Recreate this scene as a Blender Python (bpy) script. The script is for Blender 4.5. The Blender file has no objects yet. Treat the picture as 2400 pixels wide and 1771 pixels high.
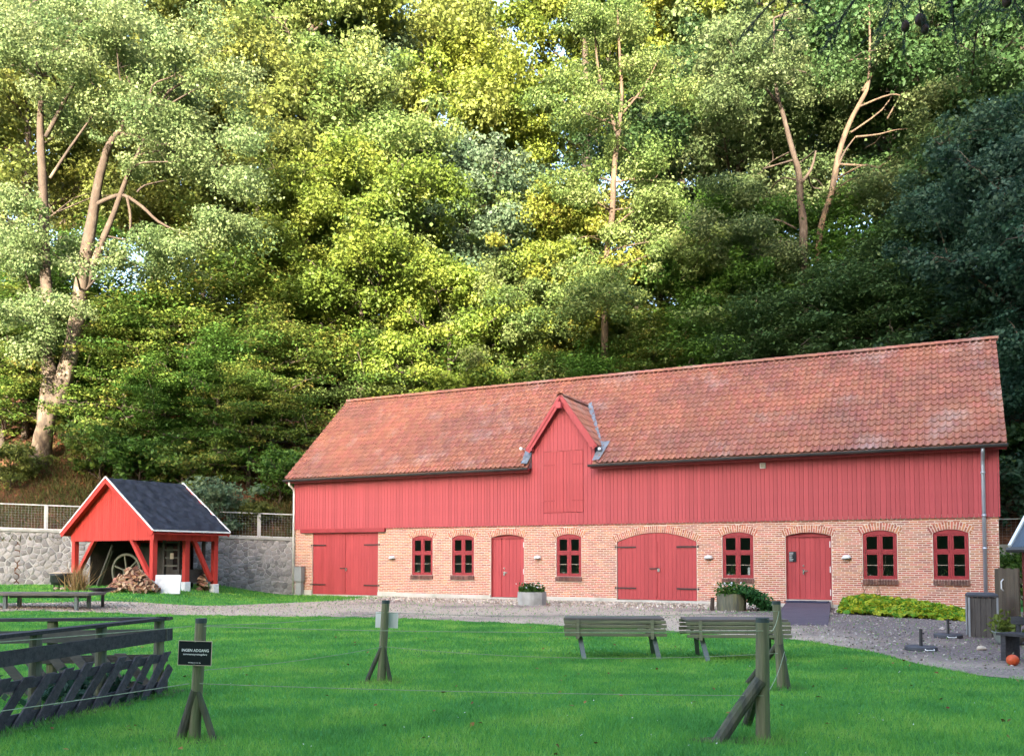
import bpy, bmesh, math, random
import numpy as np
from mathutils import Vector, Matrix, Euler, noise as mnoise

random.seed(7); np.random.seed(7)
SC = bpy.context.scene
COL = SC.collection
R = math.radians

# ------------------------------------------------------------------ camera
F_PX, PITCH, PCX, HZ, CAM_H = 2050.0, R(2.5), 1200.0, 1308.0, 1.6
PPY = HZ - F_PX * math.tan(PITCH)
cam_d = bpy.data.cameras.new('camera'); cam = bpy.data.objects.new('camera', cam_d); COL.objects.link(cam)
cam.location = (0, 0, CAM_H); cam.rotation_euler = (R(90) + PITCH, 0, 0)
cam_d.sensor_fit = 'HORIZONTAL'; cam_d.sensor_width = 36.0
cam_d.lens = 36.0 * F_PX / 2400.0
cam_d.shift_y = (PPY - 885.5) / 2400.0
cam_d.clip_start = 0.05; cam_d.clip_end = 2000
SC.camera = cam
# ------------------------------------------------------------------ light
SUN_EL, SUN_AZ = R(17), R(10)          # behind the camera, a little to its left
SUN = Vector((-math.sin(SUN_AZ) * math.cos(SUN_EL), -math.cos(SUN_AZ) * math.cos(SUN_EL), math.sin(SUN_EL)))
world = bpy.data.worlds.new('World'); SC.world = world; world.use_nodes = True
wn = world.node_tree; wn.nodes.clear()
sky = wn.nodes.new('ShaderNodeTexSky'); sky.sky_type = 'NISHITA'; sky.sun_disc = False
sky.sun_elevation = SUN_EL; sky.sun_rotation = math.atan2(SUN.x, SUN.y)
sky.air_density = 1.0; sky.dust_density = 3.0; sky.ozone_density = 1.0
bg = wn.nodes.new('ShaderNodeBackground'); bg.inputs['Strength'].default_value = 0.15
wo = wn.nodes.new('ShaderNodeOutputWorld')
wn.links.new(sky.outputs[0], bg.inputs[0]); wn.links.new(bg.outputs[0], wo.inputs[0])
sl = bpy.data.lights.new('sun', 'SUN'); sl.energy = 3.5; sl.angle = R(0.5); sl.color = (1.0, 0.92, 0.76)
so = bpy.data.objects.new('sun', sl); COL.objects.link(so)
so.location = (-20, -60, 60); so.rotation_euler = SUN.to_track_quat('Z', 'Y').to_euler()
SC.view_settings.view_transform = 'Standard'; SC.view_settings.look = 'None'
SC.view_settings.gamma = 1.0; SC.view_settings.use_curve_mapping = False
SC.view_settings.exposure = 3.02
SC.render.engine = 'CYCLES'
SC.cycles.use_denoising = True; SC.cycles.denoising_prefilter = 'NONE'
SC.cycles.max_bounces = 6; SC.cycles.diffuse_bounces = 3; SC.cycles.glossy_bounces = 3
SC.cycles.transmission_bounces = 4; SC.cycles.transparent_max_bounces = 8
SC.cycles.sample_clamp_indirect = 6.0

# ------------------------------------------------------------------ projection helpers (pixels of the 2400 px photograph)
CP, SP = math.cos(PITCH), math.sin(PITCH)
def ray(px, py):
    a = ((px - PCX) / F_PX, 1.0, -(py - PPY) / F_PX)
    return (a[0], a[1] * CP - a[2] * SP, a[1] * SP + a[2] * CP)
def at(px, py, Y):
    r = ray(px, py); t = Y / r[1]
    return Vector((r[0] * t, Y, CAM_H + r[2] * t))
D = 2400 / 2239.0                      # the enlarged view the measurements were read from

def ss(t):
    t = np.clip(t, 0, 1); return t * t * (3 - 2 * t)
def gz(x, y):                          # lawn / yard height
    return 0.48 * ss((np.asarray(y) - 20) / 14) * ss((-9.5 - np.asarray(x)) / 4)
def gnd(px, py):
    r = ray(px, py); Y = 5.0
    while Y < 60 and CAM_H + r[2] / r[1] * Y > float(gz(r[0] / r[1] * Y, Y)): Y += 0.02
    return Vector((r[0] / r[1] * Y, Y, float(gz(r[0] / r[1] * Y, Y))))

# ------------------------------------------------------------------ naming helpers
def tag(o, label=None, cat=None, group=None, kind=None):
    if label: o['label'] = label
    if cat: o['category'] = cat
    if group: o['group'] = group
    if kind: o['kind'] = kind
    return o
def empty(name, loc=(0, 0, 0), rz=0.0, **k):
    o = bpy.data.objects.new(name, None); COL.objects.link(o)
    o.location = loc; o.rotation_euler = (0, 0, rz); o.empty_display_size = 0.3
    return tag(o, **k)
def link(name, me, m=None, parent=None, **k):
    o = bpy.data.objects.new(name, me); COL.objects.link(o)
    if m is not None:
        if not me.materials: me.materials.append(m)
        elif me.materials[0] is not m:
            o.material_slots[0].link = 'OBJECT'; o.material_slots[0].material = m
    if parent: o.parent = parent
    return tag(o, **k)
def copy_tree(o, parent=None):
    c = o.copy(); COL.objects.link(c)
    if parent: c.parent = parent
    for ch in list(o.children): copy_tree(ch, c)
    return c

# ------------------------------------------------------------------ mesh builder
class MB:
    def __init__(s): s.v, s.f = [], []
    def add(s, vs, fs):
        b = len(s.v); s.v.extend([tuple(p) for p in vs]); s.f.extend([tuple(b + i for i in q) for q in fs]); return s
    def box(s, c, d, rot=None):
        hx, hy, hz = d[0] / 2, d[1] / 2, d[2] / 2
        vs = [Vector((x, y, z)) for x in (-hx, hx) for y in (-hy, hy) for z in (-hz, hz)]
        if rot is not None: vs = [rot @ p for p in vs]
        vs = [p + Vector(c) for p in vs]
        return s.add(vs, [(0, 1, 3, 2), (4, 6, 7, 5), (0, 4, 5, 1), (2, 3, 7, 6), (0, 2, 6, 4), (1, 5, 7, 3)])
    def beam(s, p, q, w, h, up=(0, 0, 1)):
        p, q = Vector(p), Vector(q); z = (q - p).normalized(); u = Vector(up)
        if abs(z.dot(u)) > 0.98: u = Vector((0, 1, 0))
        x = z.cross(u).normalized(); y = x.cross(z)
        vs = [e + x * a * w / 2 + y * b * h / 2 for e in (p, q) for a, b in ((-1, -1), (1, -1), (1, 1), (-1, 1))]
        return s.add(vs, [(3, 2, 1, 0), (4, 5, 6, 7), (0, 1, 5, 4), (1, 2, 6, 5), (2, 3, 7, 6), (3, 0, 4, 7)])
    def tube(s, pts, rad, n=8, cap=True, wob=0.0):
        pts = [Vector(p) for p in pts]
        if not hasattr(rad, '__len__'): rad = [rad] * len(pts)
        b = len(s.v); prev = None
        for i, p in enumerate(pts):
            t = (pts[min(i + 1, len(pts) - 1)] - pts[max(i - 1, 0)]).normalized()
            if prev is None:
                a = t.cross(Vector((0, 0, 1)) if abs(t.z) < 0.9 else Vector((1, 0, 0))).normalized()
            else: a = (prev - t * prev.dot(t)).normalized()
            prev = a; c = t.cross(a)
            for k in range(n):
                g = 2 * math.pi * k / n; rr = rad[i] * (1 + (random.uniform(-wob, wob) if wob else 0))
                s.v.append(tuple(p + (a * math.cos(g) + c * math.sin(g)) * rr))
        for i in range(len(pts) - 1):
            for k in range(n):
                k2 = (k + 1) % n
                s.f.append((b + i * n + k, b + i * n + k2, b + (i + 1) * n + k2, b + (i + 1) * n + k))
        if cap:
            s.f.append(tuple(b + k for k in reversed(range(n)))); e = b + (len(pts) - 1) * n
            s.f.append(tuple(e + k for k in range(n)))
        return s
    def lathe(s, prof, n=20, c=(0, 0, 0), cap=True):
        b = len(s.v)
        for r, z in prof:
            for k in range(n):
                g = 2 * math.pi * k / n; s.v.append((c[0] + r * math.cos(g), c[1] + r * math.sin(g), c[2] + z))
        for i in range(len(prof) - 1):
            for k in range(n):
                k2 = (k + 1) % n; s.f.append((b + i * n + k, b + i * n + k2, b + (i + 1) * n + k2, b + (i + 1) * n + k))
        if cap:
            s.f.append(tuple(b + k for k in reversed(range(n)))); e = b + (len(prof) - 1) * n
            s.f.append(tuple(e + k for k in range(n)))
        return s
    def prism(s, poly, axis_from, axis_to, fn):
        """poly: list of 2-D points; fn(a, b, t) -> 3-D; extruded between the two t values"""
        n = len(poly)
        vs = [fn(a, b, axis_from) for a, b in poly] + [fn(a, b, axis_to) for a, b in poly]
        fs = [tuple(range(n)), tuple(reversed(range(n, 2 * n)))] + [(i, n + i, n + (i + 1) % n, (i + 1) % n) for i in range(n)]
        return s.add(vs, fs)
    def mesh(s, name, smooth=False, bevel=0.0):
        me = bpy.data.meshes.new(name); me.from_pydata(s.v, [], s.f); me.update()
        bm = bmesh.new(); bm.from_mesh(me); bmesh.ops.recalc_face_normals(bm, faces=bm.faces)
        if bevel:
            bmesh.ops.bevel(bm, geom=[e for e in bm.edges if e.is_manifold and e.calc_face_angle(0) > 0.6], offset=bevel, segments=1, affect='EDGES', clamp_overlap=True)
        bm.to_mesh(me); bm.free()
        if smooth: me.polygons.foreach_set('use_smooth', [True] * len(me.polygons))
        return me
    def build(s, name, m, parent=None, smooth=False, bevel=0.0, **k):
        return link(name, s.mesh(name, smooth, bevel), m, parent, **k)

def fast_mesh(name, verts, faces, flat=False):
    """verts (N,3) array, faces (M,k) array"""
    me = bpy.data.meshes.new(name); n, (m, k) = len(verts), faces.shape
    me.vertices.add(n); me.vertices.foreach_set('co', verts.astype(np.float32).ravel())
    me.loops.add(m * k); me.loops.foreach_set('vertex_index', faces.astype(np.int32).ravel())
    me.polygons.add(m); me.polygons.foreach_set('loop_start', np.arange(0, m * k, k, dtype=np.int32))
    me.update(calc_edges=True); me.validate()
    if flat: me.polygons.foreach_set('use_smooth', [False] * len(me.polygons))
    return me

# ------------------------------------------------------------------ materials
def mat(name, col, col2=None, scale=4.0, rough=0.75, bump=0.0, bscale=None, var=0.0, stretch=(1, 1, 1), spec=0.3, metal=0.0, lo=0.35, hi=0.65, col3=None, scale3=1.0, lo3=0.55, hi3=0.75, hue=0.0, world_xyz=False):
    m = bpy.data.materials.new(name); m.use_nodes = True; t = m.node_tree; N, L = t.nodes, t.links
    b = N['Principled BSDF']; b.inputs['Roughness'].default_value = rough; b.inputs['Metallic'].default_value = metal
    b.inputs['Specular IOR Level'].default_value = spec
    tc = N.new('ShaderNodeTexCoord'); mp = N.new('ShaderNodeMapping'); mp.inputs['Scale'].default_value = stretch
    if world_xyz: L.new(N.new('ShaderNodeNewGeometry').outputs['Position'], mp.inputs['Vector'])
    else: L.new(tc.outputs['Object'], mp.inputs['Vector'])
    rgb = N.new('ShaderNodeRGB'); rgb.outputs[0].default_value = (*col, 1); out = rgb.outputs[0]
    oi = N.new('ShaderNodeObjectInfo'); geo = N.new('ShaderNodeNewGeometry')
    ad = N.new('ShaderNodeMath'); ad.operation = 'ADD'; L.new(oi.outputs['Random'], ad.inputs[0]); L.new(geo.outputs['Random Per Island'], ad.inputs[1])
    fr = N.new('ShaderNodeMath'); fr.operation = 'FRACT'; L.new(ad.outputs[0], fr.inputs[0])
    def layer(out, c, sc, a, z):
        nz = N.new('ShaderNodeTexNoise'); nz.inputs['Scale'].default_value = sc; nz.inputs['Detail'].default_value = 5; nz.inputs['Roughness'].default_value = 0.62
        L.new(mp.outputs[0], nz.inputs['Vector'])
        rp = N.new('ShaderNodeMapRange'); rp.inputs['From Min'].default_value = a; rp.inputs['From Max'].default_value = z
        L.new(nz.outputs['Fac'], rp.inputs['Value'])
        mx = N.new('ShaderNodeMix'); mx.data_type = 'RGBA'; L.new(rp.outputs[0], mx.inputs['Factor']); L.new(out, mx.inputs['A']); mx.inputs['B'].default_value = (*c, 1)
        return mx.outputs['Result']
    if col2: out = layer(out, col2, scale, lo, hi)
    if col3: out = layer(out, col3, scale3, lo3, hi3)
    if var or hue:
        hs = N.new('ShaderNodeHueSaturation'); L.new(out, hs.inputs['Color'])
        r1 = N.new('ShaderNodeMapRange'); r1.inputs['To Min'].default_value = 1 - var; r1.inputs['To Max'].default_value = 1 + var
        L.new(fr.outputs[0], r1.inputs['Value']); L.new(r1.outputs[0], hs.inputs['Value'])
        if hue:
            m2 = N.new('ShaderNodeMath'); m2.operation = 'MULTIPLY'; m2.inputs[1].default_value = 7.13; L.new(fr.outputs[0], m2.inputs[0])
            f2 = N.new('ShaderNodeMath'); f2.operation = 'FRACT'; L.new(m2.outputs[0], f2.inputs[0])
            r2 = N.new('ShaderNodeMapRange'); r2.inputs['To Min'].default_value = 0.5 - hue; r2.inputs['To Max'].default_value = 0.5 + hue
            L.new(f2.outputs[0], r2.inputs['Value']); L.new(r2.outputs[0], hs.inputs['Hue'])
        out = hs.outputs[0]
    L.new(out, b.inputs['Base Color'])
    if bump:
        nb = N.new('ShaderNodeTexNoise'); nb.inputs['Scale'].default_value = bscale or scale * 3; nb.inputs['Detail'].default_value = 4
        L.new(mp.outputs[0], nb.inputs['Vector'])
        bp = N.new('ShaderNodeBump'); bp.inputs['Strength'].default_value = bump; bp.inputs['Distance'].default_value = 0.02
        L.new(nb.outputs['Fac'], bp.inputs['Height']); L.new(bp.outputs[0], b.inputs['Normal'])
    return m

def leaf_mat(name, stops, trans=0.3, rough=0.55, patch=0.0, pscale=0.5, tint=False):
    """leaf colour picked leaf by leaf from a list of colours, with light passing through the blade"""
    m = bpy.data.materials.new(name); m.use_nodes = True; t = m.node_tree; N, L = t.nodes, t.links
    b = N['Principled BSDF']; b.inputs['Roughness'].default_value = rough; b.inputs['Specular IOR Level'].default_value = 0.25
    geo = N.new('ShaderNodeNewGeometry'); rp = N.new('ShaderNodeValToRGB'); L.new(geo.outputs['Random Per Island'], rp.inputs[0])
    if tint:
        ta = N.new('ShaderNodeAttribute'); ta.attribute_name = 'tint'; mm = N.new('ShaderNodeMix'); mm.data_type = 'FLOAT'; mm.inputs['Factor'].default_value = 0.62
        L.new(geo.outputs['Random Per Island'], mm.inputs['A']); L.new(ta.outputs['Fac'], mm.inputs['B']); L.new(mm.outputs['Result'], rp.inputs[0])
    if patch:
        nz = N.new('ShaderNodeTexNoise'); nz.inputs['Scale'].default_value = pscale; nz.inputs['Detail'].default_value = 4; L.new(geo.outputs['Position'], nz.inputs['Vector'])
        mr = N.new('ShaderNodeMapRange'); mr.inputs['From Min'].default_value = 0.34; mr.inputs['From Max'].default_value = 0.66; L.new(nz.outputs['Fac'], mr.inputs['Value'])
        mm = N.new('ShaderNodeMix'); mm.data_type = 'FLOAT'; mm.inputs['Factor'].default_value = patch; L.new(geo.outputs['Random Per Island'], mm.inputs['A']); L.new(mr.outputs[0], mm.inputs['B']); L.new(mm.outputs['Result'], rp.inputs[0])
    e = rp.color_ramp.elements
    while len(e) < len(stops): e.new(0.5)
    for i, c in enumerate(stops): e[i].position = i / (len(stops) - 1); e[i].color = (*c, 1)
    oi = N.new('ShaderNodeObjectInfo'); r1 = N.new('ShaderNodeMapRange'); r1.inputs['To Min'].default_value = 0.8; r1.inputs['To Max'].default_value = 1.2
    L.new(oi.outputs['Random'], r1.inputs['Value']); hs = N.new('ShaderNodeHueSaturation'); L.new(rp.outputs[0], hs.inputs['Color']); L.new(r1.outputs[0], hs.inputs['Value'])
    L.new(hs.outputs[0], b.inputs['Base Color'])
    tr = N.new('ShaderNodeBsdfTranslucent'); g = N.new('ShaderNodeGamma'); g.inputs[1].default_value = 0.85; L.new(hs.outputs[0], g.inputs[0]); L.new(g.outputs[0], tr.inputs[0])
    mx = N.new('ShaderNodeMixShader'); mx.inputs[0].default_value = trans
    L.new(b.outputs[0], mx.inputs[1]); L.new(tr.outputs[0], mx.inputs[2]); L.new(mx.outputs[0], N['Material Output'].inputs[0])
    return m

M = {}
M['red'] = mat('red_paint', (0.46, 0.080, 0.087), (0.40, 0.064, 0.070), 1.6, 0.6, 0.10, 40, 0.10, stretch=(3, 3, 0.5), col3=(0.52, 0.125, 0.115), scale3=2.2, lo3=0.57, hi3=0.74)
M['door_red'] = mat('red_door_paint', (0.45, 0.066, 0.069), (0.39, 0.054, 0.058), 1.5, 0.5, 0.08, 40, 0.07, stretch=(3, 3, 0.5))
M['gap_red'] = mat('shaded_backing', (0.27, 0.034, 0.039), None, rough=0.9)
M['trim_red'] = mat('red_trim_paint', (0.35, 0.042, 0.047), (0.29, 0.033, 0.038), 5, 0.5, 0.06, 40)
M['shed_red'] = mat('bright_red_paint', (0.54, 0.048, 0.036), (0.44, 0.036, 0.029), 2, 0.7, 0.2, 30, 0.13, stretch=(4, 4, 0.5), col3=(0.60, 0.10, 0.07), scale3=4, lo3=0.66, hi3=0.76)
M['mortar'] = mat('lime_mortar', (0.76, 0.62, 0.52), (0.66, 0.51, 0.42), 2.0, 0.95, 0.25, 60)
M['brick'] = mat('orange_brick', (0.53, 0.185, 0.105), (0.46, 0.160, 0.098), 3.0, 0.9, 0.3, 90, 0.28, hue=0.018, col3=(0.34, 0.17, 0.13), scale3=0.9, lo3=0.58, hi3=0.75, world_xyz=True)
M['dark_brick'] = mat('glazed_sill_brick', (0.16, 0.09, 0.08), (0.25, 0.12, 0.09), 6, 0.6, 0.2, 60, 0.3)
M['plinth'] = mat('plinth_render', (0.62, 0.58, 0.53), (0.48, 0.46, 0.40), 1.2, 0.95, 0.3, 30, col3=(0.30, 0.31, 0.22), scale3=0.8, lo3=0.56, hi3=0.7)
M['tile'] = mat('clay_tile', (0.38, 0.148, 0.095), (0.27, 0.116, 0.088), 0.5, 0.75, 0.15, 50, 0.13, hue=0.008, col3=(0.42, 0.37, 0.35), scale3=0.6, lo3=0.55, hi3=1.0, world_xyz=True)
M['lead'] = mat('grey_lead', (0.17, 0.185, 0.21), (0.30, 0.32, 0.36), 6, 0.5, 0.2, 20, metal=0.3)
M['gutter'] = mat('dark_gutter', (0.035, 0.034, 0.036), (0.06, 0.055, 0.055), 3, 0.35, spec=0.5)
M['slate'] = mat('dark_slate_grey', (0.085, 0.085, 0.095), (0.065, 0.065, 0.072), 4, 0.7, 0.1, 30)
M['zinc'] = mat('galvanised_pipe', (0.42, 0.45, 0.52), (0.50, 0.53, 0.60), 3, 0.38, metal=0.6)
M['white'] = mat('white_paint', (0.80, 0.79, 0.78), (0.70, 0.69, 0.68), 3, 0.5)
M['whitewash'] = mat('whitewashed_footing', (0.70, 0.71, 0.74), (0.55, 0.56, 0.58), 6, 0.9, 0.3, 30)
M['iron'] = mat('black_iron', (0.025, 0.022, 0.022), (0.05, 0.035, 0.03), 9, 0.5, 0.1, 50, spec=0.4)
M['steel'] = mat('bright_steel', (0.6, 0.6, 0.6), (0.5, 0.5, 0.5), 8, 0.25, metal=0.9)
M['cabinet'] = mat('grey_cabinet', (0.34, 0.35, 0.36), (0.28, 0.29, 0.30), 3, 0.55)
M['felt'] = mat('tar_felt', (0.012, 0.014, 0.024), (0.026, 0.030, 0.046), 3.5, 0.6, 0.9, 5, spec=0.35, lo=0.4, hi=0.62)
M['stone'] = mat('field_stone', (0.32, 0.295, 0.295), (0.20, 0.185, 0.19), 7, 0.85, 0.8, 16, 0.34, hue=0.03, col3=(0.35, 0.29, 0.27), scale3=3, lo3=0.55, hi3=0.7)
M['stone_mortar'] = mat('wall_mortar', (0.50, 0.48, 0.48), (0.22, 0.21, 0.21), 0.9, 0.95, 0.5, 25, lo=0.38, hi=0.62)
M['concrete'] = mat('concrete', (0.42, 0.41, 0.39), (0.30, 0.29, 0.27), 2, 0.95, 0.4, 30)
M['galv'] = mat('galvanised_fence', (0.52, 0.52, 0.52), (0.42, 0.42, 0.43), 5, 0.5, metal=0.3)
M['wood_grey'] = mat('weathered_wood', (0.17, 0.165, 0.115), (0.10, 0.105, 0.08), 3, 0.85, 0.5, 14, 0.18, stretch=(6, 6, 0.7), col3=(0.22, 0.22, 0.10), scale3=1.2, lo3=0.5, hi3=0.7)
M['wood_post'] = mat('fence_post_wood', (0.20, 0.185, 0.105), (0.10, 0.10, 0.065), 2.4, 0.85, 0.6, 9, 0.15, stretch=(9, 9, 0.6), col3=(0.13, 0.16, 0.07), scale3=1.0, lo3=0.5, hi3=0.7)
M['wood_brace'] = mat('dark_brace_wood', (0.115, 0.108, 0.075), (0.05, 0.052, 0.045), 2.4, 0.85, 0.6, 9, 0.2, stretch=(9, 9, 0.6), col3=(0.10, 0.12, 0.06), scale3=1.0, lo3=0.5, hi3=0.7)
M['wood_top'] = mat('tarred_end_grain', (0.035, 0.05, 0.055), (0.06, 0.075, 0.07), 12, 0.7)
M['wood_dark'] = mat('tarred_plank', (0.066, 0.060, 0.062), (0.034, 0.031, 0.034), 3, 0.8, 0.5, 12, 0.25, stretch=(2, 7, 7), spec=0.35)
M['wood_rail'] = mat('grey_plank', (0.11, 0.105, 0.09), (0.07, 0.07, 0.065), 3, 0.8, 0.5, 12, 0.2, stretch=(1, 6, 6))
M['table_wood'] = mat('green_grey_slats', (0.21, 0.21, 0.12), (0.14, 0.145, 0.09), 3, 0.8, 0.4, 16, 0.14, stretch=(1, 8, 8))
M['table_top'] = mat('brown_grey_boards', (0.17, 0.14, 0.12), (0.11, 0.095, 0.085), 3, 0.8, 0.4, 16, 0.15, stretch=(1, 8, 8))
M['table_leg'] = mat('grey_legs', (0.16, 0.19, 0.18), (0.10, 0.115, 0.11), 4, 0.7, 0.2, 16)
M['rope'] = mat('rope', (0.34, 0.38, 0.26), (0.22, 0.27, 0.16), 30, 0.9)
M['sign_black'] = mat('black_sign', (0.008, 0.010, 0.014), None, rough=0.45)
M['print'] = mat('white_print', (0.85, 0.85, 0.85), None, rough=0.6)
M['bark'] = mat('maple_bark', (0.16, 0.115, 0.08), (0.05, 0.037, 0.03), 3.0, 0.9, 0.7, 6, stretch=(1.5, 1.5, 0.7), col3=(0.30, 0.25, 0.19), scale3=2.4, lo3=0.55, hi3=0.70)
t = M['bark'].node_tree                                       # old bark is pale with lichen low down and dark in the crown
b_ = t.nodes['Principled BSDF']; src = b_.inputs['Base Color'].links[0].from_socket
tc_ = t.nodes.new('ShaderNodeTexCoord'); sx = t.nodes.new('ShaderNodeSeparateXYZ'); t.links.new(tc_.outputs['Object'], sx.inputs[0])
nz = t.nodes.new('ShaderNodeTexNoise'); nz.inputs['Scale'].default_value = 0.8; t.links.new(tc_.outputs['Object'], nz.inputs['Vector'])
ma = t.nodes.new('ShaderNodeMath'); ma.operation = 'MULTIPLY_ADD'; ma.inputs[1].default_value = 5.0; t.links.new(nz.outputs['Fac'], ma.inputs[0]); t.links.new(sx.outputs['Z'], ma.inputs[2])
mr_ = t.nodes.new('ShaderNodeMapRange'); mr_.inputs['From Min'].default_value = 8.5; mr_.inputs['From Max'].default_value = 15.0; mr_.inputs['To Max'].default_value = 0.8; t.links.new(ma.outputs[0], mr_.inputs['Value'])
mx_ = t.nodes.new('ShaderNodeMix'); mx_.data_type = 'RGBA'; t.links.new(mr_.outputs[0], mx_.inputs['Factor']); t.links.new(src, mx_.inputs['A']); mx_.inputs['B'].default_value = (0.055, 0.038, 0.028, 1); t.links.new(mx_.outputs['Result'], b_.inputs['Base Color'])
M['bark_dark'] = mat('dark_bark', (0.085, 0.06, 0.045), (0.045, 0.034, 0.028), 2, 0.9, 0.6, 6, stretch=(1.5, 1.5, 0.5), col3=(0.22, 0.17, 0.12), scale3=1.2, lo3=0.55, hi3=0.75)
M['bark_tan'] = mat('tan_bark', (0.16, 0.105, 0.065), (0.06, 0.043, 0.032), 2, 0.9, 0.6, 6, stretch=(1.5, 1.5, 0.6))
M['grass_soil'] = mat('lawn_ground', (0.040, 0.19, 0.034), (0.060, 0.25, 0.042), 1.3, 0.95, 0.6, 40, col3=(0.024, 0.14, 0.024), scale3=0.45, lo3=0.45, hi3=0.72)
M['soil'] = mat('soil_contact_shade', (0.075, 0.060, 0.035), (0.05, 0.07, 0.028), 9, 0.95, 0.5, 30)
M['grass'] = leaf_mat('grass_blade', [(0.045, 0.17, 0.038), (0.088, 0.29, 0.050), (0.18, 0.41, 0.058), (0.35, 0.50, 0.10)], 0.3, patch=0.55, pscale=0.9)
M['gravel'] = mat('gravel', (0.62, 0.48, 0.36), (0.34, 0.26, 0.195), 26, 0.95, 0.8, 60, lo=0.36, hi=0.64, col3=(0.17, 0.122, 0.118), scale3=0.16, lo3=0.5, hi3=0.66)
t = M['gravel'].node_tree; N_, L_n = t.nodes, t.links          # bark mulch replaces the gravel towards the hut
b_ = N_['Principled BSDF']; src = b_.inputs['Base Color'].links[0].from_socket
g_ = N_.new('ShaderNodeNewGeometry'); sx = N_.new('ShaderNodeSeparateXYZ'); L_n.new(g_.outputs['Position'], sx.inputs[0])
nz = N_.new('ShaderNodeTexNoise'); nz.inputs['Scale'].default_value = 0.5; nz.inputs['Detail'].default_value = 6; L_n.new(g_.outputs['Position'], nz.inputs['Vector'])
m1 = N_.new('ShaderNodeMath'); m1.operation = 'MULTIPLY_ADD'; m1.inputs[1].default_value = 7.0; L_n.new(nz.outputs['Fac'], m1.inputs[0]); L_n.new(sx.outputs['X'], m1.inputs[2])
m2 = N_.new('ShaderNodeMapRange'); m2.inputs['From Min'].default_value = 8.3; m2.inputs['From Max'].default_value = 11.5; L_n.new(m1.outputs[0], m2.inputs['Value'])
n2 = N_.new('ShaderNodeTexNoise'); n2.inputs['Scale'].default_value = 22; n2.inputs['Detail'].default_value = 4; L_n.new(g_.outputs['Position'], n2.inputs['Vector'])
rp_ = N_.new('ShaderNodeValToRGB'); rp_.color_ramp.elements[0].position = 0.38; rp_.color_ramp.elements[0].color = (0.085, 0.062, 0.058, 1); rp_.color_ramp.elements[1].position = 0.66; rp_.color_ramp.elements[1].color = (0.31, 0.24, 0.21, 1); L_n.new(n2.outputs['Fac'], rp_.inputs[0])
mx_ = N_.new('ShaderNodeMix'); mx_.data_type = 'RGBA'; L_n.new(m2.outputs[0], mx_.inputs['Factor']); L_n.new(src, mx_.inputs['A']); L_n.new(rp_.outputs[0], mx_.inputs['B']); L_n.new(mx_.outputs['Result'], b_.inputs['Base Color'])
M['chip'] = mat('wood_chip', (0.44, 0.375, 0.32), (0.30, 0.25, 0.21), 5, 0.9, 0, var=0.35, hue=0.02)
M['pale_chip'] = mat('pale_dry_leaf', (0.66, 0.58, 0.50), (0.46, 0.38, 0.31), 5, 0.9, 0, var=0.4, hue=0.015)
M['litter'] = mat('leaf_litter', (0.12, 0.045, 0.022), (0.06, 0.028, 0.016), 2.2, 0.95, 0.8, 12, col3=(0.28, 0.12, 0.04), scale3=3.0, lo3=0.55, hi3=0.7)
M['bank'] = leaf_mat('dry_bank_grass', [(0.055, 0.07, 0.018), (0.085, 0.085, 0.022), (0.06, 0.09, 0.02), (0.13, 0.10, 0.035), (0.13, 0.055, 0.022)], 0.3)
M['dead_leaf'] = mat('fallen_leaf', (0.17, 0.06, 0.024), (0.22, 0.10, 0.035), 3, 0.9, 0, var=0.5, hue=0.03)
M['glass'] = None
m = bpy.data.materials.new('window_glass'); m.use_nodes = True; t = m.node_tree
t.nodes.remove(t.nodes['Principled BSDF'])
g1 = t.nodes.new('ShaderNodeBsdfGlossy'); g1.inputs['Roughness'].default_value = 0.04; g1.inputs[0].default_value = (0.9, 0.95, 0.95, 1)
g2 = t.nodes.new('ShaderNodeBsdfTransparent'); g2.inputs[0].default_value = (0.75, 0.8, 0.78, 1)
fz = t.nodes.new('ShaderNodeFresnel'); fz.inputs[0].default_value = 1.8
mx = t.nodes.new('ShaderNodeMixShader'); t.links.new(fz.outputs[0], mx.inputs[0]); t.links.new(g2.outputs[0], mx.inputs[1]); t.links.new(g1.outputs[0], mx.inputs[2])
t.links.new(mx.outputs[0], t.nodes['Material Output'].inputs[0]); M['glass'] = m
M['dark_room'] = mat('dim_interior', (0.06, 0.055, 0.055), None, rough=0.9)
M['ramp'] = mat('purple_paving', (0.105, 0.082, 0.10), (0.085, 0.068, 0.085), 2, 0.85, 0.3, 60)
M['mat_blue'] = mat('blue_doormat', (0.045, 0.055, 0.095), (0.03, 0.035, 0.06), 20, 0.95, 0.3, 80)
M['pumpkin'] = mat('orange_skin', (0.62, 0.10, 0.03), (0.50, 0.07, 0.02), 3, 0.4)
M['terracotta'] = mat('pale_pot', (0.30, 0.32, 0.28), (0.22, 0.24, 0.21), 6, 0.8, 0.3, 20)
M['black_pot'] = mat('sooty_pot', (0.012, 0.012, 0.014), (0.03, 0.03, 0.034), 5, 0.38, 0.1, 30, spec=0.5)
M['lid'] = mat('pot_rim', (0.55, 0.44, 0.33), (0.45, 0.36, 0.28), 4, 0.7)
M['log'] = mat('split_log', (0.33, 0.17, 0.10), (0.20, 0.095, 0.06), 6, 0.9, 0.4, 20, 0.45, hue=0.02)
M['log_end'] = mat('log_cut', (0.52, 0.36, 0.24), (0.40, 0.26, 0.17), 9, 0.9, 0.2, 30, 0.25)
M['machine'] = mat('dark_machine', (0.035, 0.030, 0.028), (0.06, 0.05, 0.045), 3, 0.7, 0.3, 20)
M['wheel'] = mat('old_wheel', (0.14, 0.14, 0.10), (0.08, 0.08, 0.06), 5, 0.8, 0.3, 20)
M['straw'] = leaf_mat('dry_stalk', [(0.38, 0.24, 0.10), (0.30, 0.17, 0.07), (0.45, 0.32, 0.16)], 0.2)
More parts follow.
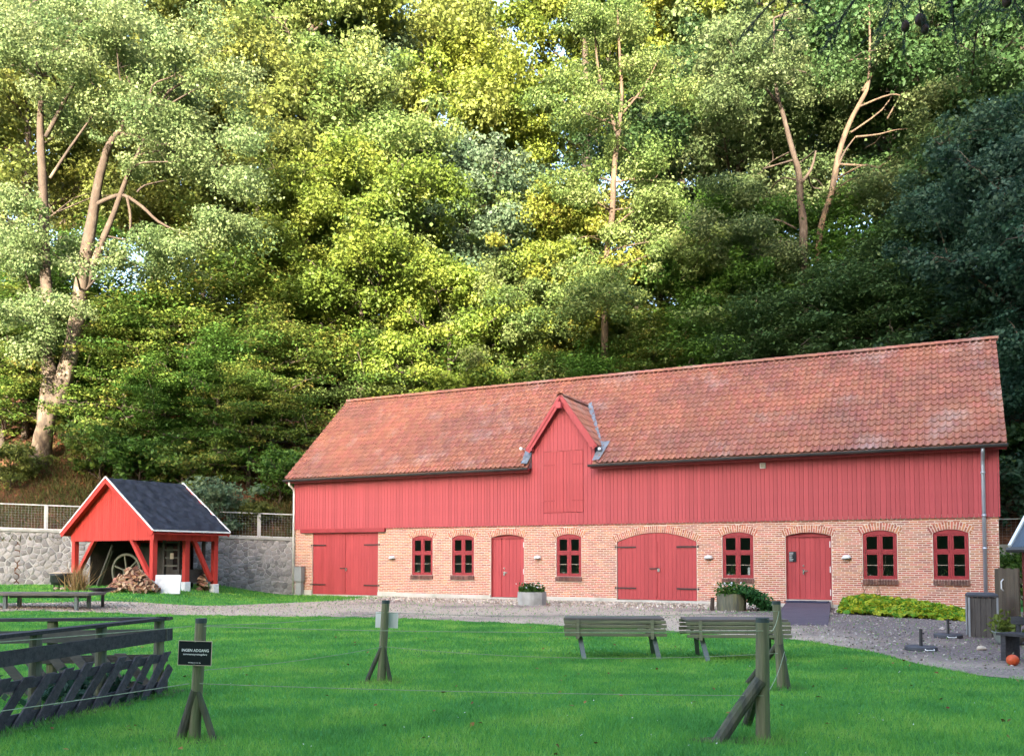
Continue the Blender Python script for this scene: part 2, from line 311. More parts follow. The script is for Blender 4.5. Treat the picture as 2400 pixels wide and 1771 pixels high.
M['canopy'] = mat('shade_hill_canopy', (0.035, 0.055, 0.018), (0.06, 0.08, 0.025), 0.4, 0.95, 1.0, 1.5)
M['blue_roof'] = mat('blue_grey_roof', (0.085, 0.11, 0.145), (0.065, 0.085, 0.11), 3, 0.6, 0.2, 20)
M['dark_red'] = mat('dark_red_boards', (0.17, 0.022, 0.022), (0.12, 0.018, 0.018), 3, 0.7, 0.2, 20)
M['brown_wood'] = mat('brown_gate_wood', (0.14, 0.105, 0.070), (0.095, 0.072, 0.05), 3, 0.85, 0.4, 14, 0.15, stretch=(6, 6, 0.7))
M['bin_wood'] = mat('grey_bin_wood', (0.125, 0.108, 0.095), (0.075, 0.066, 0.06), 3, 0.85, 0.4, 14, 0.2, stretch=(6, 6, 0.7))
M['needle'] = leaf_mat('spruce_needle', [(0.012, 0.035, 0.028), (0.02, 0.05, 0.038), (0.03, 0.07, 0.05)], 0.1)
M['cone'] = mat('spruce_cone', (0.035, 0.018, 0.016), (0.06, 0.03, 0.025), 12, 0.7, 0.5, 30)
LEAF = {
    'grey': leaf_mat('grey_green_leaf', [(0.062, 0.105, 0.036), (0.1, 0.145, 0.05), (0.14, 0.178, 0.068), (0.195, 0.225, 0.098)], tint=True),
    'yellow': leaf_mat('yellow_green_leaf', [(0.075, 0.122, 0.015), (0.125, 0.175, 0.024), (0.18, 0.22, 0.032), (0.26, 0.275, 0.05)], tint=True),
    'pale': leaf_mat('pale_green_leaf', [(0.072, 0.125, 0.028), (0.115, 0.17, 0.042), (0.17, 0.215, 0.062), (0.24, 0.265, 0.09)], tint=True),
    'olive': leaf_mat('olive_leaf', [(0.07, 0.095, 0.02), (0.11, 0.135, 0.028), (0.155, 0.175, 0.038), (0.21, 0.22, 0.052)], tint=True),
    'blue': leaf_mat('blue_green_leaf', [(0.052, 0.092, 0.048), (0.08, 0.13, 0.066), (0.12, 0.17, 0.09), (0.17, 0.22, 0.125)], tint=True),
    'beech': leaf_mat('beech_leaf', [(0.036, 0.085, 0.012), (0.065, 0.125, 0.018), (0.11, 0.165, 0.026), (0.18, 0.21, 0.036), (0.2, 0.14, 0.03)], tint=True),
    'fresh': leaf_mat('fresh_green_leaf', [(0.036, 0.095, 0.013), (0.062, 0.135, 0.018), (0.1, 0.18, 0.028)], tint=True),
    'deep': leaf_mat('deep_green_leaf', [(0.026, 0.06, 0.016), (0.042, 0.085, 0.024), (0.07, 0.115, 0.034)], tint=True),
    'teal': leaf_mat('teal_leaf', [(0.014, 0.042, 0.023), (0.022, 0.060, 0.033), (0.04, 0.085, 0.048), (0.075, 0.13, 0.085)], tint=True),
    'autumn': leaf_mat('autumn_leaf', [(0.095, 0.135, 0.02), (0.145, 0.18, 0.026), (0.2, 0.215, 0.034), (0.27, 0.205, 0.04)], tint=True),
    'ivy': leaf_mat('ivy_leaf', [(0.020, 0.085, 0.020), (0.035, 0.13, 0.03), (0.06, 0.18, 0.04)]),
    'bed': leaf_mat('bed_leaf', [(0.07, 0.24, 0.02), (0.16, 0.34, 0.025), (0.40, 0.46, 0.025), (0.55, 0.50, 0.035), (0.13, 0.30, 0.025)]),
}

# ================================================================== SETTING
def grid(name, xs, ys, zf, m, **k):
    X, Y = np.meshgrid(xs, ys); Z = zf(X, Y)
    v = np.stack([X, Y, Z], -1).reshape(-1, 3); nx, ny = len(xs), len(ys)
    i = np.arange(ny - 1)[:, None] * nx + np.arange(nx - 1)[None, :]
    f = np.stack([i, i + 1, i + nx + 1, i + nx], -1).reshape(-1, 4)
    me = fast_mesh(name, v, f); me.polygons.foreach_set('use_smooth', [True] * len(me.polygons))
    return link(name, me, m, **k)

def fbm(x, y, s, seed=0):
    return np.vectorize(lambda a, b: mnoise.fractal(Vector((a * s + seed, b * s, seed * 0.7)), 1.0, 2.0, 4))(x, y)

grid('ground', np.linspace(-600, 600, 25), np.linspace(-600, 600, 25), lambda X, Y: X * 0 - 0.25, M['grass_soil'], kind='structure')
lawn_xs = np.concatenate([np.linspace(-60, -28, 9), np.arange(-27, 34, 0.75), np.linspace(34, 60, 7)])
lawn_ys = np.concatenate([np.linspace(-20, 4, 7), np.arange(4.75, 50, 0.75)])
grid('lawn', lawn_xs, lawn_ys, lambda X, Y: gz(X, Y) - 0.004, M['grass_soil'], kind='structure')

# gravel yard: between the lawn's edge and the barn
FRONT = [(-34, 24.4), (-20, 24.5), (-14.3, 24.6), (-9.7, 24.9), (-3.46, 23.7), (0.52, 21.4), (3.3, 19.6), (5.6, 17.3), (6.2, 15.2), (6.15, 13.3), (6.4, 11.9), (7.6, 10.6), (11, 9.6), (30, 9.0)]
BACK = [(-34, 26.0), (-20, 26.2), (-14, 27.0), (-10.5, 28.8), (-7, 32.6), (-4.2, 36.0), (3.5, 32.0), (9.0, 29.4), (14.5, 26.6), (16.5, 25.5), (19, 24.2), (22, 22.6), (25, 21), (34, 16)]
def resample(pl, n):
    p = np.array(pl); s = np.r_[0, np.cumsum(np.hypot(*np.diff(p, axis=0).T))]; q = np.linspace(0, s[-1], n)
    return np.stack([np.interp(q, s, p[:, 0]), np.interp(q, s, p[:, 1])], -1)
fa, ba = resample(FRONT, 160), resample(BACK, 160)
fa[:, 1] += 0.18 * fbm(fa[:, 0] * 3, fa[:, 1] * 3, 0.5, 3)
gv = np.stack([fa + (ba - fa) * t for t in np.linspace(0, 1, 26)], 0)
gzv = gz(gv[..., 0], gv[..., 1]) + 0.006
v = np.concatenate([gv, gzv[..., None]], -1).reshape(-1, 3)
i = np.arange(25)[:, None] * 160 + np.arange(159)[None, :]
link('gravel_yard', fast_mesh('gravel_yard', v, np.stack([i, i + 1, i + 161, i + 160], -1).reshape(-1, 4)), M['gravel'], kind='structure')
YARD = np.concatenate([fa, ba[::-1]])
def inside(px, py, poly):
    r = np.zeros(px.shape, bool); n = len(poly); j = n - 1
    for i in range(n):
        xi, yi = poly[i]; xj, yj = poly[j]
        c = ((yi > py) != (yj > py)) & (px < (xj - xi) * (py - yi) / (yj - yi + 1e-12) + xi); r ^= c; j = i
    return r

# the wooded slope behind wall and barn
HX = [-90, -60, -21.5, -9.3, -5.2, 19.4, 45, 90]
HY = [34.0, 34.6, 36.6, 38.9, 47.6, 35.0, 22, -4]
def yb(x): return np.interp(x, HX, HY)
def hill(x, y):
    x = np.asarray(x, float); y = np.asarray(y, float); s = np.maximum(y - yb(x), 0)
    crest = 24.0
    z = 2.3 + 0.70 * np.minimum(s, crest) + 0.10 * np.maximum(s - crest, 0)
    return z
hs_ = np.concatenate([np.arange(0, 30, 0.9), np.linspace(31, 120, 16)])
hx_ = np.arange(-90, 91, 1.1)
X, S = np.meshgrid(hx_, hs_); Yh = yb(X) + S
Zh = hill(X, Yh) + np.where(S > 0.5, 1, 0) * 0.35 * fbm(X, Yh, 0.22, 5)
v = np.stack([X, Yh, Zh], -1).reshape(-1, 3); nx = len(hx_)
v0 = v[:nx].copy(); v0[:, 2] = -0.3; v = np.concatenate([v0, v])
i = np.arange(len(hs_))[:, None] * nx + np.arange(nx - 1)[None, :]
me = fast_mesh('hillside', v, np.stack([i, i + 1, i + nx + 1, i + nx], -1).reshape(-1, 4)); me.polygons.foreach_set('use_smooth', [True] * len(me.polygons))
link('hillside', me, M['litter'], kind='structure')

# unseen wooded hill added behind the camera, skyline shaped to put the yard in shade
def shade_hill_z(X, Y):
    H = np.clip(46.5 + 0.47 * X, 8, 80)
    up = ss((-16 - Y) / 24)
    b = fbm(X, Y, 0.33, 11) * 5.5 + fbm(X, Y, 0.06, 2) * 4.0
    return H * up + b * up - 0.3
grid('shade_hill', np.arange(-130, 131, 1.3), np.concatenate([[-14.5], np.arange(-16, -60, -1.6), [-75, -100, -140]])[::-1], shade_hill_z, M['canopy'], kind='structure')

# ================================================================== BARN
A = Vector((-9.479, 38.282, 0)); ANG = R(-26.263); L_B = 26.94; W_B = 8.0
barn = empty('barn', A, ANG, label='long red barn with brick lower storey, plank upper storey and orange clay tile roof', cat='barn')
Z_BRICK = 2.86; Z_EAVE = 4.97
OPEN = [  # u0, u1, z0, z_spring, z_top
    ('door', 0.94, 4.37, 0.06, 2.69, 2.69), ('window', 6.02, 7.02, 0.93, 2.41, 2.53), ('window', 7.90, 8.91, 0.93, 2.41, 2.53),
    ('door', 9.65, 11.08, 0.10, 2.40, 2.52), ('window', 12.42, 13.43, 0.93, 2.39, 2.51), ('door', 14.81, 17.73, 0.12, 2.19, 2.52),
    ('window', 18.62, 19.67, 0.93, 2.38, 2.50), ('door', 20.72, 22.16, 0.24, 2.34, 2.46), ('window', 23.11, 24.12, 0.94, 2.38, 2.50), ('window', 25.14, 26.13, 0.95, 2.38, 2.50)]
def arc(o):
    _, u0, u1, z0, zs, zt = o; w = (u1 - u0) / 2; h = zt - zs
    if h < 0.01: return None
    r = (w * w + h * h) / (2 * h); return (u0 + w, zt - r, r)
def arc_pts(u0, u1, zs, zt, n=12):
    w = (u1 - u0) / 2; h = zt - zs
    if h < 0.01: return [(u1, zs), (u0, zs)]
    r = (w * w + h * h) / (2 * h); a = math.asin(min(1, w / r)); cu, cz = u0 + w, zt - r
    return [(cu + r * math.sin(a - 2 * a * k / n), cz + r * math.cos(a - 2 * a * k / n)) for k in range(n + 1)]
# mortar face with its openings and their reveals
bm = bmesh.new()
def loop(pts):
    vs = [bm.verts.new((u, 0, z)) for u, z in pts]
    return [bm.edges.new((vs[i], vs[(i + 1) % len(vs)])) for i in range(len(vs))]
outer = [(0, -0.1)]
E = loop([(0, -0.3), (L_B, -0.3), (L_B, Z_BRICK + 0.1), (0, Z_BRICK + 0.1)])
hole_loops = []
for o in OPEN:
    _, u0, u1, z0, zs, zt = o; pts = [(u0, z0), (u1, z0)] + arc_pts(u0, u1, zs, zt); hole_loops.append(pts); E += loop(pts)
bmesh.ops.triangle_fill(bm, use_beauty=True, use_dissolve=False, edges=E)
for pts in hole_loops:
    a = [bm.verts.new((u, 0, z)) for u, z in pts]; b = [bm.verts.new((u, 0.30, z)) for u, z in pts]
    for k in range(len(pts)): bm.faces.new((a[k], a[(k + 1) % len(pts)], b[(k + 1) % len(pts)], b[k]))
me = bpy.data.meshes.new('brick_wall'); bm.to_mesh(me); bm.free()
wall = link('brick_wall', me, M['mortar'], barn)
# bricks: running bond, cut round the openings and their soldier arches
ARCH_T = 0.235
ch = 0.0667
def blocked(z):
    """intervals of u that hold no running bond at height z"""
    r = []
    for o in OPEN:
        kind, u0, u1, z0, zs, zt = o
        c = arc(o)
        zb = z0 - (0.17 if kind == 'window' else 0.0)
        if z < zb - 0.02: continue
        if c is None:
            if z < zt + 0.02: r.append((u0 - 0.012, u1 + 0.012))
            if z > zt - 0.02: r.append((0.36, 4.78)) if z < zt + 0.24 else None
            continue
        cu, cz, rr = c; ro = rr + ARCH_T + 0.01
        if z < zs - 0.03: r.append((u0 - 0.012, u1 + 0.012))
        else:
            q = ro * ro - (z - cz) ** 2
            w = (u1 - u0) / 2
            lim = w + (z - zs) / ARCH_T * 0.05 + 0.08
            if q > 0: r.append((max(cu - math.sqrt(q), cu - lim), min(cu + math.sqrt(q), cu + lim)))
    return sorted(r)
def plinth_z(u): return 0.24 - 0.006 * u
BR = []                                  # (u0, u1, z0, z1)
row = 0; z = 0.05
while z + 0.05 < Z_BRICK + 0.02:
    zc = z + 0.025; bl = blocked(zc)
    free = []; cur = 0.0
    for a, b in bl:
        if a > cur: free.append((cur, a))
        cur = max(cur, b)
    if cur < L_B: free.append((cur, L_B))
    off = (0.12 if row % 2 else 0.0) + random.uniform(-0.02, 0.02)
    for a, b in free:
        u = math.floor((a - off) / 0.24) * 0.24 + off
        while u < b:
            p, q = max(u + 0.009, a + 0.003), min(u + 0.231, b - 0.003)
            if q - p > 0.035 and zc > plinth_z((p + q) / 2): BR.append((p, q, z + random.uniform(-.002, .002), z + 0.045))
            u += 0.24
    z += ch; row += 1
BR.sort(key=lambda b: -b[1])
def brick_mb(mb, p, q, z0, z1, ox=0.0, oz=0.0):
    d = random.uniform(0.004, 0.007); e = 0.003
    vs = [(p - ox, 0.01, z0 - oz), (q - ox, 0.01, z0 - oz), (q - ox, 0.01, z1 - oz), (p - ox, 0.01, z1 - oz),
          (p + e - ox, -d, z0 + e - oz), (q - e - ox, -d, z0 + e - oz), (q - e - ox, -d, z1 - e - oz), (p + e - ox, -d, z1 - e - oz)]
    mb.add(vs, [(4, 5, 6, 7), (0, 1, 5, 4), (1, 2, 6, 5), (2, 3, 7, 6), (3, 0, 4, 7)])
bm_cache = {}
for k, (p, q, z0, z1) in enumerate(BR[:300]):
    w = round(q - p, 2)
    if w not in bm_cache:
        mb = MB(); brick_mb(mb, 0, w, 0, 0.045); bm_cache[w] = mb.mesh('brick')
    o = link('brick', bm_cache[w], M['brick'], wall); o.location = (p, random.uniform(-0.002, 0.002), z0)
mb = MB()
for p, q, z0, z1 in BR[300:]: brick_mb(mb, p, q, z0, z1)
mb.build('brickwork', M['brick'], wall, kind='stuff')
for o in OPEN:                           # soldier arches
    c = arc(o)
    if c is None: continue
    _, u0, u1, z0, zs, zt = o; cu, cz, r = c; w = (u1 - u0) / 2 + 0.06
    a = math.asin(min(1, w / r)); n = max(9, round(2 * a * r / 0.072)); mb = MB()
    for k in range(n):
        g = -a + 2 * a * (k + 0.5) / n; hw = a * r / n - 0.011
        spl = [(0.004, ARCH_T)] if k % 2 == 0 else ([(0.004, 0.13), (0.148, ARCH_T)] if k % 4 == 1 else [(0.004, 0.10), (0.118, ARCH_T)])
        for r0, r1 in spl:
            q = []
            for rr in (r + r0, r + r1):
                for s_ in (-1, 1):
                    gg = g + s_ * hw / r; q.append((cu + rr * math.sin(gg), cz + rr * math.cos(gg)))
            d = random.uniform(0.004, 0.007)
            vs = [(x, y, zz) for y in (0.01, -d) for x, zz in (q[0], q[1], q[3], q[2])]
            mb.add(vs, [(4, 5, 6, 7), (0, 1, 5, 4), (1, 2, 6, 5), (2, 3, 7, 6), (3, 0, 4, 7)])
    mb.build('brick_arch', M['brick'], wall)
# white rendered plinth, stepped below the bricks, left out at the doors
mb = MB(); segs = [(0.0, 0.94)] + [(a, b) for a, b in ((4.37, 9.65), (11.08, 14.81), (17.73, 20.72), (22.16, L_B))]
for a, b in segs: mb.prism([(a, -0.3), (b, -0.3), (b, plinth_z(b)), (a, plinth_z(a))], -0.035, 0.02, lambda p, q, t: (p, t, q))
for a, b, zt in ((0.94, 4.37, 0.06), (9.65, 11.08, 0.10), (14.81, 17.73, 0.12), (20.72, 22.16, 0.235)):
    mb.box(((a + b) / 2, -0.005, zt / 2 - 0.15), (b - a - 0.004, 0.07, zt + 0.3))
mb.build('plinth', M['plinth'], barn)
# gables, rear wall, floor
mb = MB()
for u in (0.12, L_B - 0.12):
    mb.prism([(0.02, -0.3), (W_B, -0.3), (W_B, Z_EAVE), (W_B / 2, 8.9), (0.02, Z_EAVE)], u - 0.11, u + 0.11, lambda a, b, t: (t, a, b))
mb.box((L_B / 2, W_B - 0.1, 2.4), (L_B - 0.5, 0.2, 5.2))
mb.build('rear_walls', M['mortar'], barn)
MB().box((L_B / 2, W_B / 2, 0.0), (L_B - 0.5, W_B - 0.3, 0.1)).build('floor', M['dark_room'], barn)
MB().box((L_B / 2, W_B / 2, 2.75), (L_B - 0.5, W_B - 0.5, 0.1)).build('upper_floor', M['dark_room'], barn)
# gable cladding at the yard's end
# planks of the upper storey
HATCH = (11.94, 13.54, 3.30, 5.62); DC, DH = 12.72, 1.28
clad = MB().box((L_B / 2, 0.03, (Z_BRICK + Z_EAVE) / 2 + 0.05), (L_B - 0.02, 0.04, Z_EAVE - Z_BRICK - 0.1)).build('cladding', M['gap_red'], barn)
u = -0.045; widths = {}
while u < L_B + 0.03:
    w = random.choice([0.125, 0.14, 0.155, 0.17, 0.13])
    for bk in (DC - DH, HATCH[0], HATCH[1], DC + DH):
        if u + 0.01 < bk and u + w > bk - 0.05: w = bk - u
    if u + w > L_B + 0.05: w = L_B + 0.05 - u
    if w < 0.04: break
    mid = u + w / 2; top = Z_EAVE
    if abs(mid - DC) < DH: top = None
    segs = []
    if top: segs = [(Z_BRICK - 0.02, top)]
    else:
        tz = lambda uu: 7.55 - 1.42 * abs(uu - DC)
        segs = [(Z_BRICK - 0.02, HATCH[2]), (HATCH[3], None)] if HATCH[0] < mid < HATCH[1] else [(Z_BRICK - 0.02, None)]
    for z0, z1 in segs:
        key = (round(w, 3), round(z0, 2), z1)
        if z1 is None or key not in widths:
            g = 0.0042; poly = []
            if z0 < Z_BRICK:
                poly = [(g, 0.03), (g + w * 0.2, 0.008), (w / 2, 0), (w - g - w * 0.2, 0.008), (w - g, 0.03)]
            else: poly = [(g, 0), (w - g, 0)]
            if z1 is None: poly += [(w - g, tz(u + w - g) - z0), (g, tz(u + g) - z0)]
            else: poly += [(w - g, z1 - z0), (g, z1 - z0)]
            mb = MB(); mb.prism(poly, 0.0, -0.024, lambda a, b, t: (a, t, b)); me = mb.mesh('board')
            if z1 is not None: widths[key] = me
        else: me = widths[key]
        b = link('board', me, M['red'], clad); b.location = (u, 0.008 - random.uniform(0, 0.004) - (0.045 if z0 < Z_BRICK else 0.045), z0)
    u += w
# hatch leaves in the dormer
for u0, u1 in ((HATCH[0] + 0.012, (HATCH[0] + HATCH[1]) / 2 - 0.006), ((HATCH[0] + HATCH[1]) / 2 + 0.006, HATCH[1] - 0.012)):
    h = MB().box(((u0 + u1) / 2, -0.045, (HATCH[2] + HATCH[3]) / 2), (u1 - u0, 0.03, HATCH[3] - HATCH[2] - 0.024)).build('hatch_leaf', M['door_red'], barn)
    n = 6; w = (u1 - u0) / n
    pm = MB().box((0, 0, 0), (w - 0.006, 0.022, HATCH[3] - HATCH[2] - 0.04)).mesh('plank')
    for k in range(n):
        o = link('plank', pm, M['door_red'], h); o.location = (u0 + w * (k + 0.5), -0.068, (HATCH[2] + HATCH[3]) / 2)
    s_ = 1 if u0 < 12.5 else -1; e = u0 if s_ > 0 else u1
    for zz in (HATCH[2] + 0.45, HATCH[3] - 0.52):
        MB().box((e + s_ * 0.2, -0.085, zz), (0.46, 0.012, 0.045)).build('hinge', M['trim_red'], h)
# doors
def hinge(parent, u, z, s_, ln, m='iron'):
    mb = MB().box((u + s_ * ln / 2, -0.0, z), (ln, 0.012, 0.05)).box((u - s_ * 0.05, 0.0, z), (0.06, 0.03, 0.07))
    mb.build('hinge', M[m], parent).location = (0, DY - 0.03, 0)
for idx, o in enumerate(OPEN):
    kind, u0, u1, z0, zs, zt = o
    if kind != 'door': continue
    DY = 0.03 if idx in (0, 5) else 0.10
    opts = arc_pts(u0 + 0.01, u1 - 0.01, zs, zt - 0.01, 12)
    d = MB().prism([(u0 + 0.01, z0 + 0.01), (u1 - 0.01, z0 + 0.01)] + opts, DY + 0.03, DY + 0.07, lambda a, b, t: (a, t, b)).build('door', M['door_red'], barn)
    c = arc(o)
    ztop = (lambda uu: math.sqrt(max(c[2] ** 2 - (uu - c[0]) ** 2, 0)) + c[1] - 0.015) if c else (lambda uu: zt - 0.015)
    single = idx in (3, 7)
    if single: ztop = lambda uu: zs - 0.03
    if single: ranges = [(u0 + 0.05, u0 + 0.42), (u0 + 0.45, u1 - 0.05)]
    else: ranges = [(u0 + 0.02, (u0 + u1) / 2 - 0.006), ((u0 + u1) / 2 + 0.006, u1 - 0.02)]
    for a, b in ranges:
        n = max(2, round((b - a) / 0.145)); w = (b - a) / n
        for k in range(n):
            p, q = a + w * k + 0.003, a + w * (k + 1) - 0.003; jj = random.uniform(0, 0.003)
            MB().prism([(p, z0 + 0.02), (q, z0 + 0.02), (q, ztop(q)), (p, ztop(p))], DY + 0.03, DY + jj, lambda a_, b_, t: (a_, t, b_)).build('plank', M['door_red'], d)
    if single:   # frame and a curved head piece
        mb = MB()
        for uu in (u0 + 0.022, u1 - 0.022): mb.box((uu, DY - 0.005, (z0 + zs) / 2), (0.04, 0.07, zs - z0 - 0.02))
        mb.box(((u0 + u1) / 2, DY - 0.008, zs - 0.01), (u1 - u0 - 0.02, 0.075, 0.045))
        mb.build('door_frame', M['trim_red'], d)
        mb = MB().box((u0 + 0.55, DY - 0.03, z0 + 0.92), (0.05, 0.03, 0.16)).box((u0 + 0.62, DY - 0.055, z0 + 0.95), (0.15, 0.02, 0.025))
        mb.build('handle', M['steel'], d)
        MB().tube([(u0 + 0.55, DY, z0 + 1.12), (u0 + 0.55, DY - 0.03, z0 + 1.12)], 0.028, 10).build('lock', M['steel'], d)
        for zz in (z0 + 0.25, z0 + 1.0, zs - 0.28): MB().box((u1 - 0.05, DY - 0.02, zz), (0.03, 0.04, 0.2)).build('hinge', M['white'], d)
    else:
        for zz in ((zs - 0.52 if idx == 0 else zs - 0.18), z0 + 0.42):
            hinge(d, u0, zz, 1, 0.72); hinge(d, u1, zz, -1, 0.72)
        um = (u0 + u1) / 2
        MB().box((um - 0.06, DY - 0.03, z0 + 1.12), (0.36, 0.02, 0.04)).build('bolt', M['iron'], d)
        MB().box((um + 0.1, DY - 0.05, z0 + 1.07), (0.07, 0.04, 0.11)).build('padlock', M['steel'], d)
        MB().box((um, DY - 0.018, (z0 + zs) / 2 + 0.05), (0.07, 0.02, zs - z0 - 0.1)).build('cover_strip', M['door_red'], d)
MB().box((2.56, -0.075, 2.78), (4.4, 0.11, 0.17)).build('door_lintel', M['trim_red'], barn)
# windows
def make_window(u0, u1, z0, zs, zt):
    WY = 0.07; w = u1 - u0; x0, x1 = u0 + 0.008, u1 - 0.008
    f = 0.055
    mb = MB()
    for uu in (x0 + f / 2, x1 - f / 2): mb.box((uu, WY, (z0 + zs) / 2), (f, 0.08, zs - z0))
    mb.box(((x0 + x1) / 2, WY, z0 + f / 2), (w - 2 * f - 0.02, 0.08, f))
    head = [(x0, zs - 0.03)] + [(x1, zs - 0.03)] + arc_pts(x0, x1, zs, zt - 0.008, 10)
    mb.prism(head, WY - 0.042, WY + 0.04, lambda a, b, t: (a, t, b))
    um = (x0 + x1) / 2; ztr = z0 + (zs - z0) * 0.60
    mb.box((um, WY - 0.004, (z0 + f + zs - 0.03) / 2), (0.06, 0.085, zs - 0.03 - z0 - f))
    mb.box(((x0 + f + um - 0.03) / 2, WY - 0.002, ztr), (um - 0.03 - x0 - f, 0.083, 0.06)); mb.box(((x1 - f + um + 0.03) / 2, WY - 0.002, ztr), (um - 0.03 - x0 - f, 0.083, 0.06))
    win = mb.build('window', M['trim_red'], barn, bevel=0.004)
    for a, b in ((x0 + f, um - 0.03), (um + 0.03, x1 - f)):
        for zz0, zz1, bar in ((z0 + f, ztr - 0.03, True), (ztr + 0.03, zs - 0.03, False)):
            s_ = 0.05; mb = MB(); a2, b2, c2, d2 = a + 0.003, b - 0.003, zz0 + 0.003, zz1 - 0.003
            for uu in (a2 + s_ / 2, b2 - s_ / 2): mb.box((uu, WY - 0.012, (c2 + d2) / 2), (s_, 0.05, d2 - c2))
            for hh in (c2 + s_ / 2, d2 - s_ / 2): mb.box(((a2 + b2) / 2, WY - 0.012, hh), (b2 - a2 - 2 * s_, 0.05, s_))
            mb.build('sash', M['trim_red'], win, bevel=0.004)
            if bar: MB().box(((a2 + b2) / 2, WY - 0.012, c2 + (d2 - c2) * 0.5), (b2 - a2 - 2 * s_, 0.03, 0.014)).build('glazing_bar', M['lid'], win)
            MB().add([(a2 + s_, WY, c2 + s_), (b2 - s_, WY, c2 + s_), (b2 - s_, WY, d2 - s_), (a2 + s_, WY, d2 - s_)], [(0, 1, 2, 3)]).build('pane', M['glass'], win)
    mb = MB(); n = 13
    for k in range(n):
        c = u0 - 0.02 + (w + 0.04) * (k + 0.5) / n
        mb.box((c, -0.03, z0 - 0.085), ((w + 0.04) / n - 0.014, 0.13, 0.145), Matrix.Rotation(0.22, 3, 'X'))
    mb.build('window_sill', M['dark_brick'], win)
    return win
for o in OPEN:
    if o[0] == 'window': make_window(*o[1:])
# roof: battens' plane, tiles one by one
RV0, RZ0, RV1, RZ1 = -0.42, 5.05, 4.0, 9.13
RL = math.hypot(RV1 - RV0, RZ1 - RZ0); SV, SZ = (RV1 - RV0) / RL, (RZ1 - RZ0) / RL
NV, NZ = -SZ, SV
U0, U1 = -0.24, L_B + 0.24
mb = MB()
th = 0.07
for sgn in (0, 1):
    def P(a, b, t, sgn=sgn): return (t, a if not sgn else 2 * RV1 - a, b)
    mb.prism([(RV0, RZ0 - th), (RV1, RZ1 - th), (RV1, RZ1 - 0.012), (RV0, RZ0 - 0.012)], U0, U1, P) if sgn else None
# front slope sheet leaves the dormer's opening free
def zd(u): return 7.66 - 1.40 * abs(u - DC)
def vmain(z): return RV0 + (z - RZ0) * SV / SZ
poly_l = [(U0, RV0), (DC - DH - 0.02, RV0), (DC - DH - 0.02, vmain(zd(DC - DH))), (DC, vmain(zd(DC)) + 0.05), (DC, RV1), (U0, RV1)]
poly_r = [(U1, RV0), (DC + DH + 0.02, RV0), (DC + DH + 0.02, vmain(zd(DC + DH))), (DC, vmain(zd(DC)) + 0.05), (DC, RV1), (U1, RV1)]
for pl in (poly_l, poly_r):
    n = len(pl); vs = [(u, v, RZ0 + (v - RV0) * SZ / SV - 0.012) for u, v in pl] + [(u, v, RZ0 + (v - RV0) * SZ / SV - 0.06) for u, v in pl]
    mb.add(vs, [tuple(range(n)), tuple(range(2 * n - 1, n - 1, -1))] + [(i, (i + 1) % n, n + (i + 1) % n, n + i) for i in range(n)])
roof = mb.build('roof', M['tile'], barn)
PROF = [(0.0, 0.034), (0.10, 0.060), (0.24, 0.056), (0.36, 0.020), (0.56, 0.000), (0.80, 0.004), (1.01, 0.036)]
TW, NROW = 0.2065, 19; TE = RL / NROW
def tile_geo(w=TW, e=TE):
    mb = MB(); lft = 0.046
    vs = []
    for (t, h) in PROF: vs.append((t * w, -0.012 * math.sin(math.pi * min(max((t - 0.35) / 0.65, 0), 1)) - 0.02, h + lft))     # lower lip, bowed
    for (t, h) in PROF: vs.append((t * w, e + 0.02, h + 0.004))
    for (t, h) in PROF: vs.append((t * w, -0.012 * math.sin(math.pi * min(max((t - 0.35) / 0.65, 0), 1)) - 0.02, h + lft - 0.044))
    n = len(PROF)
    fs = [(i, i + 1, n + i + 1, n + i) for i in range(n - 1)] + [(2 * n + i, 2 * n + i + 1, i + 1, i) for i in range(n - 1)]
    return mb.add(vs, fs)
tg = tile_geo(); tile_me = tg.mesh('tile'); tv = np.array(tg.v); tf = tg.f
for p in tile_me.polygons: p.use_smooth = False
TB = np.array([[1, 0, 0], [0, SV, SZ], [0, NV, NZ]])       # local -> barn space rows
tiles = []
ncol = int(round((U1 - U0) / TW)); tw_ = (U1 - U0) / ncol
for r_ in range(NROW):
    for c_ in range(ncol):
        u = U0 + c_ * tw_; s_ = r_ * TE; v = RV0 + s_ * SV; zc = RZ0 + (s_ + TE * 0.5) * SZ; uc = u + tw_ / 2
        if abs(uc - DC) < DH + 0.12 and zd(uc) + 0.10 > zc: continue
        tiles.append((u, s_))
tiles.sort(key=lambda t: -t[0])
def tile_mat(u, s_, j=0.004):
    o = np.array([u, RV0 + s_ * SV, RZ0 + s_ * SZ]) + np.array([random.uniform(-j, j), 0, 0]) + TB[2] * random.uniform(-0.003, 0.004)
    a = random.uniform(-0.012, 0.012); ca, sa = math.cos(a), math.sin(a)
    return np.array([[ca, sa, 0], [-sa, ca, 0], [0, 0, 1]]) @ TB, o
for u, s_ in tiles[:300]:
    B, o_ = tile_mat(u, s_); ob = link('tile', tile_me, M['tile'], roof)
    mm = Matrix(((B[0][0], B[1][0], B[2][0], o_[0]), (B[0][1], B[1][1], B[2][1], o_[1]), (B[0][2], B[1][2], B[2][2], o_[2]), (0, 0, 0, 1)))
    ob.matrix_local = mm
vs, fs = [], []
for k, (u, s_) in enumerate(tiles[300:]):
    B, o_ = tile_mat(u, s_); vs.append(tv @ B + o_); fs.append(np.array(tf) + k * len(tv))
link('tile_field', fast_mesh('tile_field', np.concatenate(vs), np.concatenate(fs), True), M['tile'], roof, kind='stuff')
